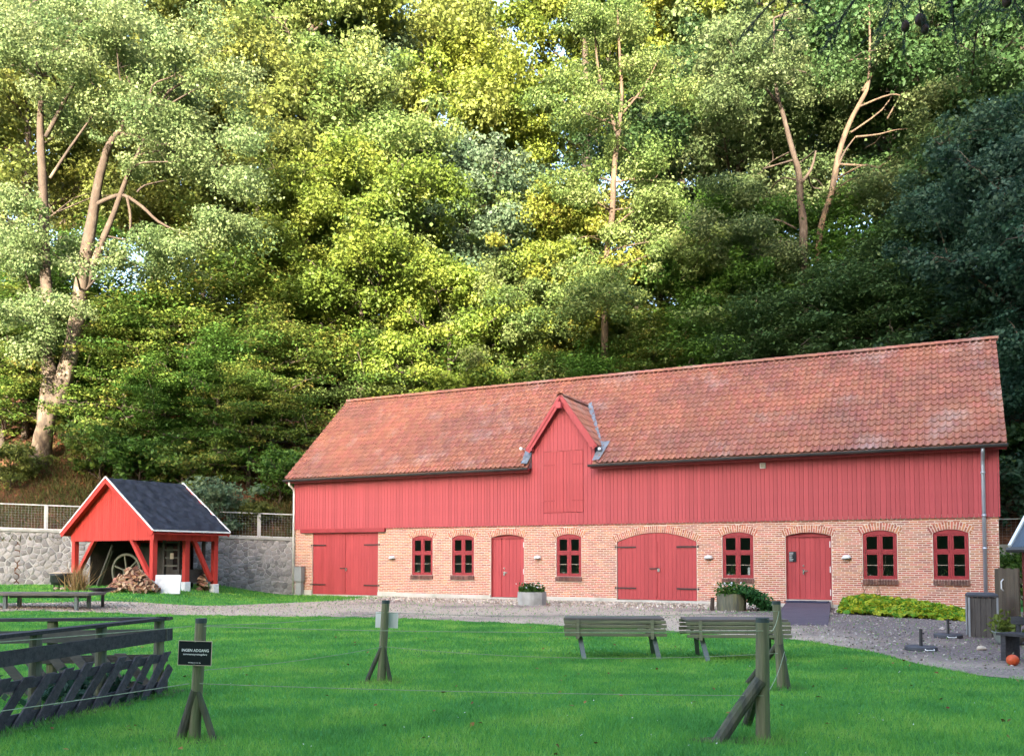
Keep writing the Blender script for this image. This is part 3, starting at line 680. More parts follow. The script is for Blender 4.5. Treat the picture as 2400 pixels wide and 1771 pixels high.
# ridge tiles
rt = MB(); n = 9
ring0 = [(0.16 * math.cos(math.pi * k / (n - 1)), 0.13 * math.sin(math.pi * k / (n - 1)) - 0.02) for k in range(n)]
vs = [(0, a * 1.04, b + 0.01) for a, b in ring0] + [(0.42, a * 0.94, b - 0.005) for a, b in ring0]
rt.add(vs, [(i, i + 1, n + i + 1, n + i) for i in range(n - 1)] + [tuple(range(n))])
rme = rt.mesh('ridge_tile')
for k in range(int((U1 - U0) / 0.39)):
    o = link('ridge_tile', rme, M['tile'], roof); o.location = (U0 + k * 0.3925, RV1, RZ1 + 0.02); o.rotation_euler = (random.uniform(-.03, .03), 0, random.uniform(-.02, .02))
# verge boards
mb = MB()
for u in (U0 + 0.02, U1 - 0.02): mb.beam((u, RV0 + 0.02, RZ0 - 0.15), (u, RV1, RZ1 - 0.15), 0.035, 0.16, up=(0, NV, NZ))
mb.build('verge_board', M['trim_red'], barn)
# dormer
dorm = MB()
for s_ in (-1, 1):
    a, b = DC + s_ * DH, DC
    zA, zB = zd(a), zd(b)
    za2 = zd(DC + s_ * (DH + 0.10)); a2 = DC + s_ * (DH + 0.10)
    vs = [(a2, -0.28, za2), (b, -0.28, zB), (b, vmain(zB) + 0.05, zB), (a2, vmain(za2) + 0.1, za2)]
    vs += [(x, y, zz - 0.06) for x, y, zz in vs]
    dorm.add(vs, [(0, 1, 2, 3), (7, 6, 5, 4), (0, 4, 5, 1), (1, 5, 6, 2), (2, 6, 7, 3), (3, 7, 4, 0)])
    dorm.add([(a, 0.02, 4.9), (a, 1.0, 4.9), (a, vmain(zA) + 0.2, zA), (a, 0.02, zA)], [(0, 1, 2, 3)])
droof = dorm.build('dormer_roof', M['tile'], barn)
DTL = math.hypot(DH + 0.10, zd(DC) - zd(DC + DH + 0.10)); nr = 7; dte = DTL / nr
dtg = np.array(tile_geo(0.2, dte).v)
vs, fs, k = [], [], 0
for s_ in (-1, 1):
    e0 = np.array([DC + s_ * (DH + 0.10), 0, zd(DC + DH + 0.10)]); up = np.array([-s_ * (DH + 0.10), 0, zd(DC) - zd(DC + DH + 0.10)]) / DTL
    al = np.array([0, 1.0, 0]); nn = np.array([s_ * up[2], 0, abs(up[0])])
    for r_ in range(nr):
        for c_ in range(16):
            y = -0.29 + c_ * 0.2; base = e0 + up * r_ * dte + al * y
            if y > vmain(base[2] + dte * 0.5) + 0.02: continue
            vs.append(dtg @ np.array([al, up, nn]) + base); fs.append(np.array(tf) + k * len(tv)); k += 1
link('dormer_tiles', fast_mesh('dormer_tiles', np.concatenate(vs), np.concatenate(fs), True), M['tile'], droof, kind='stuff')
mb = MB()                                # dormer ridge and lead valleys
for k in range(8):
    y = -0.3 + k * 0.34
    mb.add([(DC + 0.13 * math.cos(math.pi * i / 6), y + d_, zd(DC) + 0.11 * math.sin(math.pi * i / 6) + 0.0 + (0.012 if d_ == 0 else 0)) for d_ in (0, 0.36) for i in range(7)], [(i, i + 1, 8 + i, 7 + i) for i in range(6)])
mb.build('dormer_ridge', M['tile'], droof)
mb = MB()
for s_ in (-1, 1):
    for u0_, u1_ in ((DC + s_ * (DH + 0.30), DC + s_ * (DH - 0.02)),):
        za, zb = zd(DC + s_ * (DH + 0.10)), zd(DC)
        p = [(DC + s_ * (DH + 0.08), vmain(za) - 0.35), (DC + s_ * (DH + 0.30), vmain(za) - 0.25), (DC + s_ * 0.17, vmain(zb) + 0.10), (DC - s_ * 0.0, vmain(zb) - 0.02)]
        vs = [(u, v, RZ0 + (v - RV0) * SZ / SV + 0.115) for u, v in p]; mb.add(vs, [(0, 1, 2, 3)])
        q = [(DC + s_ * (DH + 0.03), RV0 - 0.02), (DC + s_ * (DH + 0.30), RV0 + 0.02), (DC + s_ * (DH + 0.42), vmain(za) + 0.1), (DC + s_ * (DH + 0.03), vmain(za) + 0.1)]
        vs = [(u, v, RZ0 + (v - RV0) * SZ / SV + 0.13) for u, v in q]; mb.add(vs, [(0, 1, 2, 3)])
        mb.add([(DC + s_ * (DH + 0.015), RV0 + 0.1, 4.98), (DC + s_ * (DH + 0.015), 0.7, 5.2), (DC + s_ * (DH + 0.015), 0.5, za - 0.02), (DC + s_ * (DH + 0.015), 0.03, za - 0.02)], [(0, 1, 2, 3)])
mb.build('lead_flashing', M['lead'], barn)
for s_ in (-1, 1):
    p, q = (DC + s_ * 1.37, -0.27, zd(DC + 1.37) - 0.10), (DC + s_ * 0.0, -0.27, zd(DC) - 0.09)
    MB().beam(p, q, 0.05, 0.22, up=(0, 0, 1)).beam((p[0], -0.31, p[2] + 0.07), (q[0], -0.31, q[2] + 0.07), 0.03, 0.09).build('bargeboard', M['red'], barn)
    MB().box((DC + s_ * 1.24, -0.20, zd(DC + 1.24) - 0.20), (0.16, 0.22, 0.12)).build('bracket', M['red'], barn)
MB().box((DC, -0.42, zd(DC) - 0.38), (0.20, 0.18, 0.22)).build('hoist_beam', M['red'], barn)
g = DC + 1.52
MB().tube([(g, -0.25, zd(DC + 1.45) - 0.03), (g, 0.55, zd(DC + 1.45) - 0.03)], 0.055, 8).build('dormer_gutter', M['zinc'], barn)
# gutters and pipes
for a, b in ((U0 - 0.02, DC - DH + 0.03), (DC + DH - 0.10, U1 + 0.03)):
    mb = MB(); n = 9; prof = [(RV0 - 0.02 - 0.075 + 0.075 * math.cos(math.pi + math.pi * k / (n - 1)), RZ0 - 0.055 + 0.085 * math.sin(math.pi + math.pi * k / (n - 1))) for k in range(n)]
    inner = [(x + (0.008 if k < 4 else -0.008 if k > 4 else 0), z_ + 0.008) for k, (x, z_) in enumerate(prof)]
    vs = [(u, x, z_) for u in (a, b) for x, z_ in prof] + [(u, x, z_) for u in (a, b) for x, z_ in inner]
    fs = [(i, i + 1, n + i + 1, n + i) for i in range(n - 1)] + [(2 * n + i + 1, 2 * n + i, 3 * n + i, 3 * n + i + 1) for i in range(n - 1)]
    fs += [tuple(range(n)), tuple(range(n, 2 * n))] + [(0, n, 3 * n, 2 * n), (n - 1, 2 * n - 1, 4 * n - 1, 3 * n - 1)]
    mb.add(vs, fs).build('gutter', M['gutter'], barn)
    MB().box(((a + b) / 2, RV0 + 0.05, RZ0 - 0.13), (b - a - 0.06, 0.03, 0.13)).build('fascia', M['trim_red'], barn)
    MB().box(((a + b) / 2, RV0 / 2 + 0.01, RZ0 - 0.09), (b - a - 0.06, -RV0 - 0.05, 0.02)).build('soffit', M['trim_red'], barn)
MB().tube([(-0.02, -0.44, 4.92), (-0.02, -0.40, 4.78), (-0.02, -0.12, 4.62), (-0.02, -0.10, 4.4), (-0.02, -0.10, 0.05)], 0.045, 10).build('downpipe', M['white'], barn, smooth=True)
mb = MB().tube([(26.55, -0.44, 4.92), (26.55, -0.40, 4.78), (26.55, -0.13, 4.60), (26.55, -0.11, 4.4), (26.55, -0.11, 0.45)], 0.055, 12)
for zz in (4.2, 2.9, 1.9): mb.tube([(26.55, -0.11, zz - 0.03), (26.55, -0.11, zz + 0.03)], 0.068, 12)
mb.build('downpipe', M['zinc'], barn, smooth=True)

def B2W(u, v, z): return A + Vector((math.cos(ANG) * u - math.sin(ANG) * v, math.sin(ANG) * u + math.cos(ANG) * v, z))
# lamps on the facade
lm = MB(); n = 16
for k in range(7):
    a = math.pi / 2 * k / 6
    for j in range(n + 1):
        g = math.pi * j / n; lm.v.append((0.15 * math.cos(a) * math.cos(g), -0.17 * math.cos(a) * math.sin(g) - 0.012, 0.12 * math.sin(a)))
for k in range(6):
    for j in range(n): b = k * (n + 1) + j; lm.f.append((b, b + 1, b + n + 2, b + n + 1))
lm.f.append(tuple(range(n + 1)))
lamp_me = lm.mesh('shade', True); base_me = MB().box((0, -0.013, 0.04), (0.12, 0.026, 0.12)).box((0, -0.07, -0.012), (0.16, 0.10, 0.02)).mesh('base_plate')
LAMPS = [(5.09, 'white dome wall lamp between the wide plank double door and the first window'), (11.67, 'white dome wall lamp above the grey round planter of white flowers'),
         (18.15, 'white dome wall lamp beside the arched double door, above the ivy planter'), (22.62, 'white dome wall lamp over the yellow green ground cover bed')]
for u, lb in LAMPS:
    e = empty('wall_lamp', B2W(u, -0.015, 1.60), ANG, label=lb, cat='lamp', group='dome lamps on the barn wall')
    link('shade', lamp_me, M['white'], e); link('base_plate', base_me, M['cabinet'], e)
e = empty('floodlight', B2W(20.03, -0.06, 4.72), ANG, label='small square white lamp high on the red planks under the eave', cat='lamp')
MB().box((0, -0.03, 0), (0.19, 0.05, 0.19)).build('housing', M['white'], e, bevel=0.008); MB().box((0, -0.058, 0), (0.14, 0.012, 0.14)).build('lens', M['lid'], e)
e = empty('yard_lamp', B2W(11.16, -0.34, 5.75), ANG, label='little white bullet lamp poking out beside the dormer foot', cat='lamp')
MB().tube([(0, 0.0, 0), (0, -0.12, 0.0)], [0.05, 0.06], 10).build('housing', M['white'], e); MB().tube([(0, 0.0, 0), (0.12, 0.25, -0.02)], 0.018, 6).build('arm', M['zinc'], e)
e = empty('meter_cabinet', B2W(0.40, -0.18, 0), ANG, label='grey electric meter cabinet on a pedestal against the brick corner', cat='cabinet')
MB().box((0, 0, 0.30), (0.30, 0.18, 0.62)).build('pedestal', M['cabinet'], e); MB().box((0, -0.02, 0.92), (0.40, 0.24, 0.62)).build('cabinet', M['cabinet'], e, bevel=0.01); MB().box((0, -0.02, 1.245), (0.43, 0.28, 0.03)).build('lid', M['cabinet'], e)
# notice on the plank door
e = empty('notice_sign', B2W(20.93, 0.02, 1.66), ANG, label='small black notice with white lines of print on the plank door by the paved ramp', cat='sign')
MB().box((0, 0.055, 0), (0.24, 0.012, 0.34)).build('panel', M['sign_black'], e)
mb = MB()
for k, (zz, w, h) in enumerate([(0.125, 0.16, 0.028), (0.085, 0.15, 0.010), (0.066, 0.16, 0.010), (0.04, 0.10, 0.010), (0.02, 0.12, 0.010), (-0.03, 0.12, 0.022), (-0.06, 0.08, 0.010), (-0.095, 0.16, 0.020), (-0.125, 0.13, 0.010), (-0.15, 0.13, 0.008)]):
    mb.box((-0.105 + w * 0.4, 0.046, zz), (w * 0.8, 0.004, h * 0.55))
mb.build('lettering', M['print'], e)
# sill plants and white cards inside the windows
def leaf_cloud(n, fn, size, asp=0.55, up=0.6, seed=0):
    """n leaf blades; fn(rng, n) -> centres; returns (verts, quads)"""
    rng = np.random.default_rng(seed); c = fn(rng, n)
    nrm = rng.normal(size=(n, 3)); nrm[:, 2] += up * 2.2; nrm /= np.linalg.norm(nrm, axis=1)[:, None]
    a = rng.normal(size=(n, 3)); a -= nrm * (a * nrm).sum(1)[:, None]; a /= np.linalg.norm(a, axis=1)[:, None]; b = np.cross(nrm, a)
    L_ = size * rng.uniform(0.7, 1.3, n)[:, None]
    v = np.stack([c - a * L_ * 0.5, c + b * L_ * asp * 0.5 + nrm * L_ * 0.08, c + a * L_ * 0.5, c - b * L_ * asp * 0.5 + nrm * L_ * 0.08], 1).reshape(-1, 3)
    f = np.arange(n * 4).reshape(-1, 4); return v, f
WB = [o for o in OPEN if o[0] == 'window']
for k, (wi, dx, lb) in enumerate([(2, 0.28, 'thin sprig in a pot behind the window between side door and arched door'), (3, -0.22, 'dark leafy pot plant behind the window beside the arched door'), (5, -0.25, 'small pale flower in a vase behind the window nearest the downpipe'), (4, 0.2, 'low pot plant behind the window above the ground cover bed')]):
    o = WB[wi]; e = empty('pot_plant', B2W((o[1] + o[2]) / 2 + dx, 0.22, o[3] + 0.02), ANG, label=lb, cat='plant')
    MB().lathe([(0.04, 0), (0.06, 0.11), (0.055, 0.11)], 12).build('pot', M['terracotta'], e)
    v, f = leaf_cloud(60, lambda r, n: np.stack([r.normal(0, .06, n), r.normal(0, .03, n), 0.12 + np.abs(r.normal(0, .12, n))], -1), 0.10, 0.4, 0.1, k)
    link('foliage', fast_mesh('foliage', v, f), LEAF['pale'], e)
for k, (wi, dx, h, lb) in enumerate([(0, -0.3, 0.12, 'white card standing behind the window nearest the wide double door'), (2, -0.29, 0.11, 'white card behind the window between side door and arched door'), (3, -0.36, 0.10, 'white card beside the dark leafy plant behind the window'), (3, 0.33, 0.32, 'tall white strip standing behind the window over the ivy planter'), (4, -0.3, 0.10, 'white card behind the window above the yellow green bed')]):
    o = WB[wi]; e = MB().box((0, 0, h / 2), (0.07, 0.03, h)).build('card', M['white'], None, label=lb, cat='card'); e.location = B2W((o[1] + o[2]) / 2 + dx, 0.20, o[3] + 0.05); e.rotation_euler = (0, 0, ANG)
MB().box((L_B / 2, 0.30, 0.96), (L_B - 0.6, 0.25, 0.02)).build('inner_sill', M['dark_room'], barn)

# ================================================================== STONE RETAINING WALL + MESH FENCE
W0, W1 = Vector((-24.5, 36.15, 0)), Vector((-9.35, 38.55, 0))
wl = (W1 - W0).length; wa = math.atan2(W1.y - W0.y, W1.x - W0.x)
swall = empty('retaining_wall', W0, wa, label='grey field stone retaining wall with pale mortar behind the open shed', cat='wall')
def wbase(s): p = W0 + (W1 - W0) * (s / wl); return float(gz(p.x, p.y - 0.05))
def wtop(s): return 2.38 + 0.48 * (1 - s / wl) * 1.0
mb = MB(); n = 24
for k in range(n):
    a, b = wl * k / n, wl * (k + 1) / n
    mb.add([(a, 0, -0.2), (b, 0, -0.2), (b, 0, wtop(b)), (a, 0, wtop(a)), (a, 0.5, wtop(a)), (b, 0.5, wtop(b))], [(0, 1, 2, 3), (3, 2, 5, 4)])
core = mb.build('wall_core', M['stone_mortar'], swall)
mb = MB()
for k in range(n):
    a, b = wl * k / n, wl * (k + 1) / n
    mb.add([(a, -0.06, wtop(a)), (b, -0.06, wtop(b)), (b, -0.06, wtop(b) + 0.10), (a, -0.06, wtop(a) + 0.10), (a, 0.5, wtop(a) + 0.10), (b, 0.5, wtop(b) + 0.10), (a, 0.0, wtop(a)), (b, 0.0, wtop(b))], [(0, 1, 2, 3), (3, 2, 5, 4), (6, 7, 1, 0)])
mb.build('coping', M['concrete'], swall)
rng = random.Random(3); pts = []
def spacing(s): return rng.uniform(0.20, 0.42) if s < 8.6 else rng.uniform(0.17, 0.32)
tries = 0
while tries < 9000:
    tries += 1; s = rng.uniform(2.0, wl + 0.2); zz = rng.uniform(0.0, 2.95)
    d = spacing(s) * 0.82
    if all((s - a) ** 2 + ((zz - b) * 1.15) ** 2 > d * d for a, b in pts): pts.append((s, zz))
P = np.array(pts)
nst = 0; stones = []
for k in range(len(P)):
    s, zz = P[k]; cell = [(s - 0.7, zz - 0.7), (s + 0.7, zz - 0.7), (s + 0.7, zz + 0.7), (s - 0.7, zz + 0.7)]
    dd = np.hypot(P[:, 0] - s, P[:, 1] - zz)
    for j in np.argsort(dd)[1:14]:
        if dd[j] > 1.4: break
        mx_, mz_ = (P[j, 0] + s) / 2, (P[j, 1] + zz) / 2; nx_, nz_ = P[j, 0] - s, P[j, 1] - zz; out = []
        gap = (rng.uniform(0.008, 0.026) if s < 9 else rng.uniform(0.004, 0.014)) * math.hypot(nx_, nz_)
        for q in range(len(cell)):
            a, b = cell[q], cell[(q + 1) % len(cell)]
            da = (a[0] - mx_) * nx_ + (a[1] - mz_) * nz_ + gap; db = (b[0] - mx_) * nx_ + (b[1] - mz_) * nz_ + gap
            if da <= 0: out.append(a)
            if da * db < 0: t_ = da / (da - db); out.append((a[0] + (b[0] - a[0]) * t_, a[1] + (b[1] - a[1]) * t_))
        cell = out
        if len(cell) < 3: break
    if len(cell) < 3: continue
    lo, hi = wbase(min(max(s, 0), wl)) - 0.12, wtop(min(s, wl)) - 0.01
    cell = [(min(max(a, 1.9), wl - 0.02), min(max(b, lo), hi)) for a, b in cell]
    ar = abs(sum(cell[q][0] * cell[(q + 1) % len(cell)][1] - cell[(q + 1) % len(cell)][0] * cell[q][1] for q in range(len(cell)))) / 2
    if ar < 0.006: continue
    stones.append((cell, ar))
stones.sort(key=lambda t: -t[1])
def stone_geo(mb, cell, ox, oz):
    c0 = sum(a for a, b in cell) / len(cell); c1 = sum(b for a, b in cell) / len(cell); n_ = len(cell)
    d = rng.uniform(0.012, 0.034); vs = []
    for sc, y in ((1, 0.005), (0.95, -d * 0.55), (0.72, -d)): vs += [(c0 + (a - c0) * sc - ox, y, c1 + (b - c1) * sc - oz) for a, b in cell]
    vs.append((c0 - ox, -d * 1.15, c1 - oz))
    fs = [(r * n_ + i, r * n_ + (i + 1) % n_, (r + 1) * n_ + (i + 1) % n_, (r + 1) * n_ + i) for r in range(2) for i in range(n_)]
    fs += [(2 * n_ + i, 2 * n_ + (i + 1) % n_, 3 * n_) for i in range(n_)]
    mb.add(vs, fs)
for cell, ar in stones[:299]:
    c0 = sum(a for a, b in cell) / len(cell); c1 = sum(b for a, b in cell) / len(cell)
    mb = MB(); stone_geo(mb, cell, c0, c1); o = mb.build('stone', M['stone'], core, smooth=False); o.location = (c0, 0, c1)
if len(stones) > 299:
    mb = MB()
    for cell, ar in stones[299:]: stone_geo(mb, cell, 0, 0)
    mb.build('small_stones', M['stone'], core, kind='stuff')

def mesh_fence(name, p0, p1, z0, z1, npan, h, label, mtl):
    p0, p1 = Vector((*p0, 0)), Vector((*p1, 0)); ln = (p1 - p0).length
    e = empty(name, p0, math.atan2(p1.y - p0.y, p1.x - p0.x), label=label, cat='fence')
    Zs = lambda s: z0 + (z1 - z0) * s / ln
    for k in range(npan + 1):
        s = ln * k / npan; MB().box((s, 0, Zs(s) + h / 2 - 0.1), (0.06, 0.06, h + 0.2)).build('post', mtl, e)
    for k in range(npan):
        a, b = ln * k / npan + 0.06, ln * (k + 1) / npan - 0.06
        mb = MB()
        for hh in (0.08, h - 0.02): mb.beam((a - 0.03, 0, Zs(a) + hh), (b + 0.03, 0, Zs(b) + hh), 0.035, 0.045)
        for s in (a, b): mb.box((s, 0, Zs(s) + h / 2), (0.03, 0.03, h - 0.1))
        mb.build('panel_frame', mtl, e)
        mb = MB(); nv = 16
        for j in range(1, nv):
            s = a + (b - a) * j / nv; mb.beam((s, 0, Zs(s) + 0.1), (s, 0, Zs(s) + h - 0.04), 0.003, 0.003)
        for j in range(1, 9):
            hh = 0.1 + (h - 0.14) * j / 9; mb.beam((a, 0.01, Zs(a) + hh), (b, 0.01, Zs(b) + hh), 0.003, 0.003)
        mb.build('wire_mesh', mtl, e)
    return e
mesh_fence('mesh_fence', (-24.2, 36.55), (-9.0, 38.95), 2.90, 2.42, 7, 1.12, 'galvanised wire mesh railing on top of the field stone wall', M['galv'])
mesh_fence('mesh_fence', (18.2, 35.1), (27.5, 30.5), 2.05, 2.05, 4, 1.12, 'dark wire mesh railing behind the barn corner with the zinc downpipe', M['cabinet'])
rw = MB().box((0, 0, 1.0), (9.6, 0.4, 2.3)).build('garden_wall', M['concrete'], None, label='low shaded retaining wall under the railing behind the barn corner', cat='wall')
rw.location = (22.9, 32.65, 0.0); rw.rotation_euler = (0, 0, math.atan2(-4.6, 9.3))

# ================================================================== OPEN SHED
SH_Y = 31.5
C0 = at(359, 1242.5, SH_Y); sang = R(147.66)
sh_g = 0.40
shed = empty('open_shed', (C0.x, C0.y, sh_g), sang - math.pi / 2, label='bright red open sided shed with black felt roof on white footings', cat='shed')
# local axes: +y runs along the gable (towards the wall), +x runs along the eave away from the camera (minus handled by rotation)
SW, SL, SE, SA = 5.85, 3.42, 2.61 - sh_g, 4.66 - sh_g
def S(a, b, z): return (-b * -1.0, a, z)   # a along gable, b along eave
posts = {'near': (0.45, 0.35), 'far_g': (SW - 0.45, 0.35), 'mid': (0.45, 1.75), 'rear': (0.45, SL - 0.35), 'rear_far': (SW - 0.45, SL - 0.35)}
def sg(a, b):
    w = shed_mw @ Vector(S(a, b, 0)); return float(gz(w.x, w.y)) - sh_g
shed_mw = Matrix.Translation((C0.x, C0.y, sh_g)) @ Matrix.Rotation(sang - math.pi / 2, 4, 'Z')
ZB = 2.26 - sh_g                        # underside of the boarding
for nme, (a, b) in posts.items():
    g0 = sg(a, b)
    p = MB().box(S(a, b, (g0 + 0.32 + ZB + 0.15) / 2), (0.19, 0.19, ZB + 0.15 - g0 - 0.32)).build('post', M['shed_red'], shed, bevel=0.006)
    MB().box(S(a, b, g0 + 0.12), (0.27, 0.27, 0.42)).build('footing', M['whitewash'], p, bevel=0.02)
def brace(a0, b0, a1, b1):
    g0 = sg(a0, b0); MB().beam(S(a0, b0, g0 + 0.45), S(a1, b1, ZB + 0.05), 0.15, 0.15, up=(0, 0, 1)).build('brace', M['shed_red'], shed, bevel=0.005)
brace(0.60, 0.35, 1.75, 0.35); brace(SW - 0.60, 0.35, SW - 1.75, 0.35); brace(0.45, SL - 0.50, 0.45, SL - 1.35); brace(SW - 0.6, SL - 0.35, SW - 1.7, SL - 0.35)
# boarding: gable triangle and the side frieze, plank by plank with round ends
def boarding(nm, n, fn_top, fn_pos, w):
    back = []
    holder = empty_part = None
    mb0 = MB()
    return mb0
slope_t = (SA - SE) / (SW / 2)
gb = MB().prism([(0.35, ZB + 0.06), (SW - 0.35, ZB + 0.06), (SW - 0.35, SE + 0.35 * slope_t - 0.12), (SW / 2, SA - 0.12), (0.35, SE + 0.35 * slope_t - 0.12)], 0.27, 0.30, lambda p, q, t: S(p, t, q)).build('gable_boarding', M['shed_red'], shed)
na = 40; w = (SW - 0.6) / na
for k in range(na):
    a0, a1 = 0.30 + w * k + 0.0015, 0.30 + w * (k + 1) - 0.0015
    tz = lambda a: SE + (a if a < SW / 2 else SW - a) * slope_t - 0.10
    poly = [(a0, ZB + 0.03), (a0 + w * 0.22, ZB + 0.005), (a1 - w * 0.22, ZB + 0.005), (a1, ZB + 0.03), (a1, tz(a1)), (a0, tz(a0))]
    d_ = random.uniform(0, 0.002)
    MB().prism(poly, 0.25 - d_, 0.27 - d_, lambda p, q, t: S(p, t, q)).build('board', M['shed_red'], gb)
sb = MB().prism([(0.30, ZB + 0.06), (SL - 0.30, ZB + 0.06), (SL - 0.30, SE + 0.14), (0.30, SE + 0.14)], 0.33, 0.36, lambda p, q, t: S(t, p, q)).build('side_boarding', M['shed_red'], shed)
nb = 24; w = (SL - 0.55) / nb
for k in range(nb):
    a0, a1 = 0.27 + w * k + 0.0015, 0.27 + w * (k + 1) - 0.0015
    poly = [(a0, ZB + 0.03), (a0 + w * 0.22, ZB + 0.005), (a1 - w * 0.22, ZB + 0.005), (a1, ZB + 0.03), (a1, SE + 0.15), (a0, SE + 0.15)]
    MB().prism(poly, 0.31, 0.33, lambda p, q, t: S(t, p, q)).build('board', M['shed_red'], sb)
MB().box(S(SW - 0.35, SL / 2, (ZB + SE + 0.1) / 2), (SL - 0.6, 0.03, SE + 0.1 - ZB)).build('far_boarding', M['shed_red'], shed)
MB().prism([(0.35, ZB), (SW - 0.35, ZB), (SW - 0.35, SE + 0.35 * slope_t - 0.12), (SW / 2, SA - 0.12), (0.35, SE + 0.35 * slope_t - 0.12)], SL - 0.30, SL - 0.27, lambda p, q, t: S(p, t, q)).build('rear_gable', M['shed_red'], shed)
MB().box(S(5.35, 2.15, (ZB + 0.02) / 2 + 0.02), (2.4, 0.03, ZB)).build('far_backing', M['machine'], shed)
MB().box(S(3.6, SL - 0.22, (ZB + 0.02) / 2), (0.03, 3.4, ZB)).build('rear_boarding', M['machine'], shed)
# felt roof, wrinkled
def felt(a0, z0, a1, z1, sgn):
    na_, nb_ = 44, 50; vs = []; ln = math.hypot(a1 - a0, z1 - z0); nA, nZ = -(z1 - z0) / ln * sgn, abs(a1 - a0) / ln
    for i in range(na_ + 1):
        for j in range(nb_ + 1):
            t, b = i / na_, SL * j / nb_; a = a0 + (a1 - a0) * t; zz = z0 + (z1 - z0) * t
            d = 0.07 * mnoise.fractal(Vector((t * 12, b * 3.2, 3.1 + sgn)), 0.9, 2.0, 4) * (1 if 0 < i < na_ else 0.2)
            d += 0.02 * math.floor(t * 4.0 + 0.02 * math.sin(b * 5)) * -0.35 + 0.02
            vs.append(S(a + nA * d * 0, b, zz + d))
    fs = [(i * (nb_ + 1) + j, i * (nb_ + 1) + j + 1, (i + 1) * (nb_ + 1) + j + 1, (i + 1) * (nb_ + 1) + j) for i in range(na_) for j in range(nb_)]
    return vs, fs
mb = MB(); mb.add(*felt(0.0, SE, SW / 2, SA, 1)); mb.add(*felt(SW, SE, SW / 2, SA, -1))
mb.build('roof_felt', M['felt'], shed, smooth=True)
for (a0, a1) in ((0.02, SW / 2), (SW - 0.02, SW / 2)):
    MB().prism([(a0, SE - 0.09), (a1, SA - 0.09), (a1, SA - 0.13), (a0, SE - 0.13)], 0.01, SL - 0.01, lambda p, q, t: S(p, t, q)).build('roof_deck', M['shed_red'], shed)
    for b in (0.0, SL):
        MB().beam(S(a0, b, SE - 0.10), S(a1, b, SA - 0.10), 0.03, 0.18, up=(0, 0, 1)).build('bargeboard', M['shed_red'], shed)
        o_ = -0.02 if b == 0 else 0.02
        MB().beam(S(a0 - (0.03 if a0 < 1 else -0.03), b + o_, SE + 0.03 - 0.02), S(a1, b + o_, SA + 0.03), 0.035, 0.05, up=(0, 0, 1)).build('verge_strip', M['white'], shed)
MB().box(S(-0.02, SL / 2, SE + 0.0), (SL, 0.03, 0.06)).build('drip_edge', M['white'], shed)
for k in range(7): MB().box(S(0.14, 0.2 + (SL - 0.4) * k / 6, SE - 0.03), (0.07, 0.28, 0.09)).build('rafter_end', M['shed_red'], shed)

def SW2(a, b, z=0.0):
    w = shed_mw @ Vector(S(a, b, 0)); return Vector((w.x, w.y, float(gz(w.x, w.y)) + z))
srz = sang - math.pi / 2
# things kept under the shed
e = empty('cart_wheel', SW2(3.15, 1.1, 0.62), srz, label='old spoked wheel with pale rim standing behind the firewood heap', cat='wheel')
e.rotation_euler = (0, 0, srz + R(14))
mb = MB(); nseg = 40
for k in range(nseg):
    g0, g1 = 2 * math.pi * k / nseg, 2 * math.pi * (k + 1) / nseg
    vs = []
    for g in (g0, g1):
        for r_, x_ in ((0.62, -0.05), (0.70, -0.05), (0.70, 0.05), (0.62, 0.05)): vs.append((x_, r_ * math.cos(g), r_ * math.sin(g)))
    mb.add(vs, [(0, 1, 5, 4), (1, 2, 6, 5), (2, 3, 7, 6), (3, 0, 4, 7)])
mb.build('rim', M['wheel'], e)
for k in range(6):
    g = R(20 + 60 * k); MB().beam((0, 0.08 * math.cos(g), 0.08 * math.sin(g)), (0, 0.63 * math.cos(g), 0.63 * math.sin(g)), 0.05, 0.06).build('spoke', M['wheel'], e)
MB().tube([(-0.1, 0, 0), (0.1, 0, 0)], 0.10, 12).build('hub', M['wheel'], e)
e = empty('threshing_machine', SW2(1.7, 2.2), srz, label='dark wooden farm machine with shelves under the shed roof', cat='machine')
mb = MB()
for x_ in (-0.55, 0.55):
    for y_ in (-1.0, -0.1): mb.box((x_, y_, 0.95), (0.10, 0.10, 1.9))
mb.build('frame', M['machine'], e)
MB().box((0.1, -0.55, 0.45), (0.95, 0.8, 0.5)).build('drum_box', M['machine'], e); MB().box((0.25, 1.2, 0.85), (0.7, 2.4, 1.5)).build('body', M['machine'], e)
for zz in (0.85, 1.15, 1.45, 1.75): MB().box((-0.5, -0.55, zz), (0.16, 0.9, 0.06)).build('shelf', M['wood_rail'], e)
MB().box((-0.60, -0.62, 1.22), (0.02, 0.20, 0.22)).build('paper_note', M['lid'], e)
mb = MB()
for y0, y1, z0, z1 in ((3.2, 2.2, 0.1, 1.75), (3.35, 2.45, 0.1, 1.7), (3.5, 2.65, 0.15, 1.6)):
    o = MB().tube([(0, 0, 0), (0, y1 - y0, z1 - z0)], 0.045, 8).build('pole', M['wood_rail'], None, label={3.2: 'weathered pole leaning inside the shed, the one nearest its open gable', 3.35: 'weathered pole leaning inside the shed, between two other poles', 3.5: 'weathered pole leaning inside the shed, the one deepest in the dark'}[y0], cat='pole', group='poles leaning inside the shed')
    p_ = SW2(y0 + 1.6, 0.9 + (y0 - 3.2)); o.location = p_; o.rotation_euler = (0, 0, srz)
e = MB().box((0, 0, 0.34), (0.06, 0.92, 0.68)).build('white_board', M['whitewash'], None, label='plain white board leaning on the grass before the shed', cat='board'); p_ = gnd(392, 1391); e.location = p_; e.rotation_euler = (0, R(-8), R(-100))
e.rotation_euler = (0, R(8), R(88))
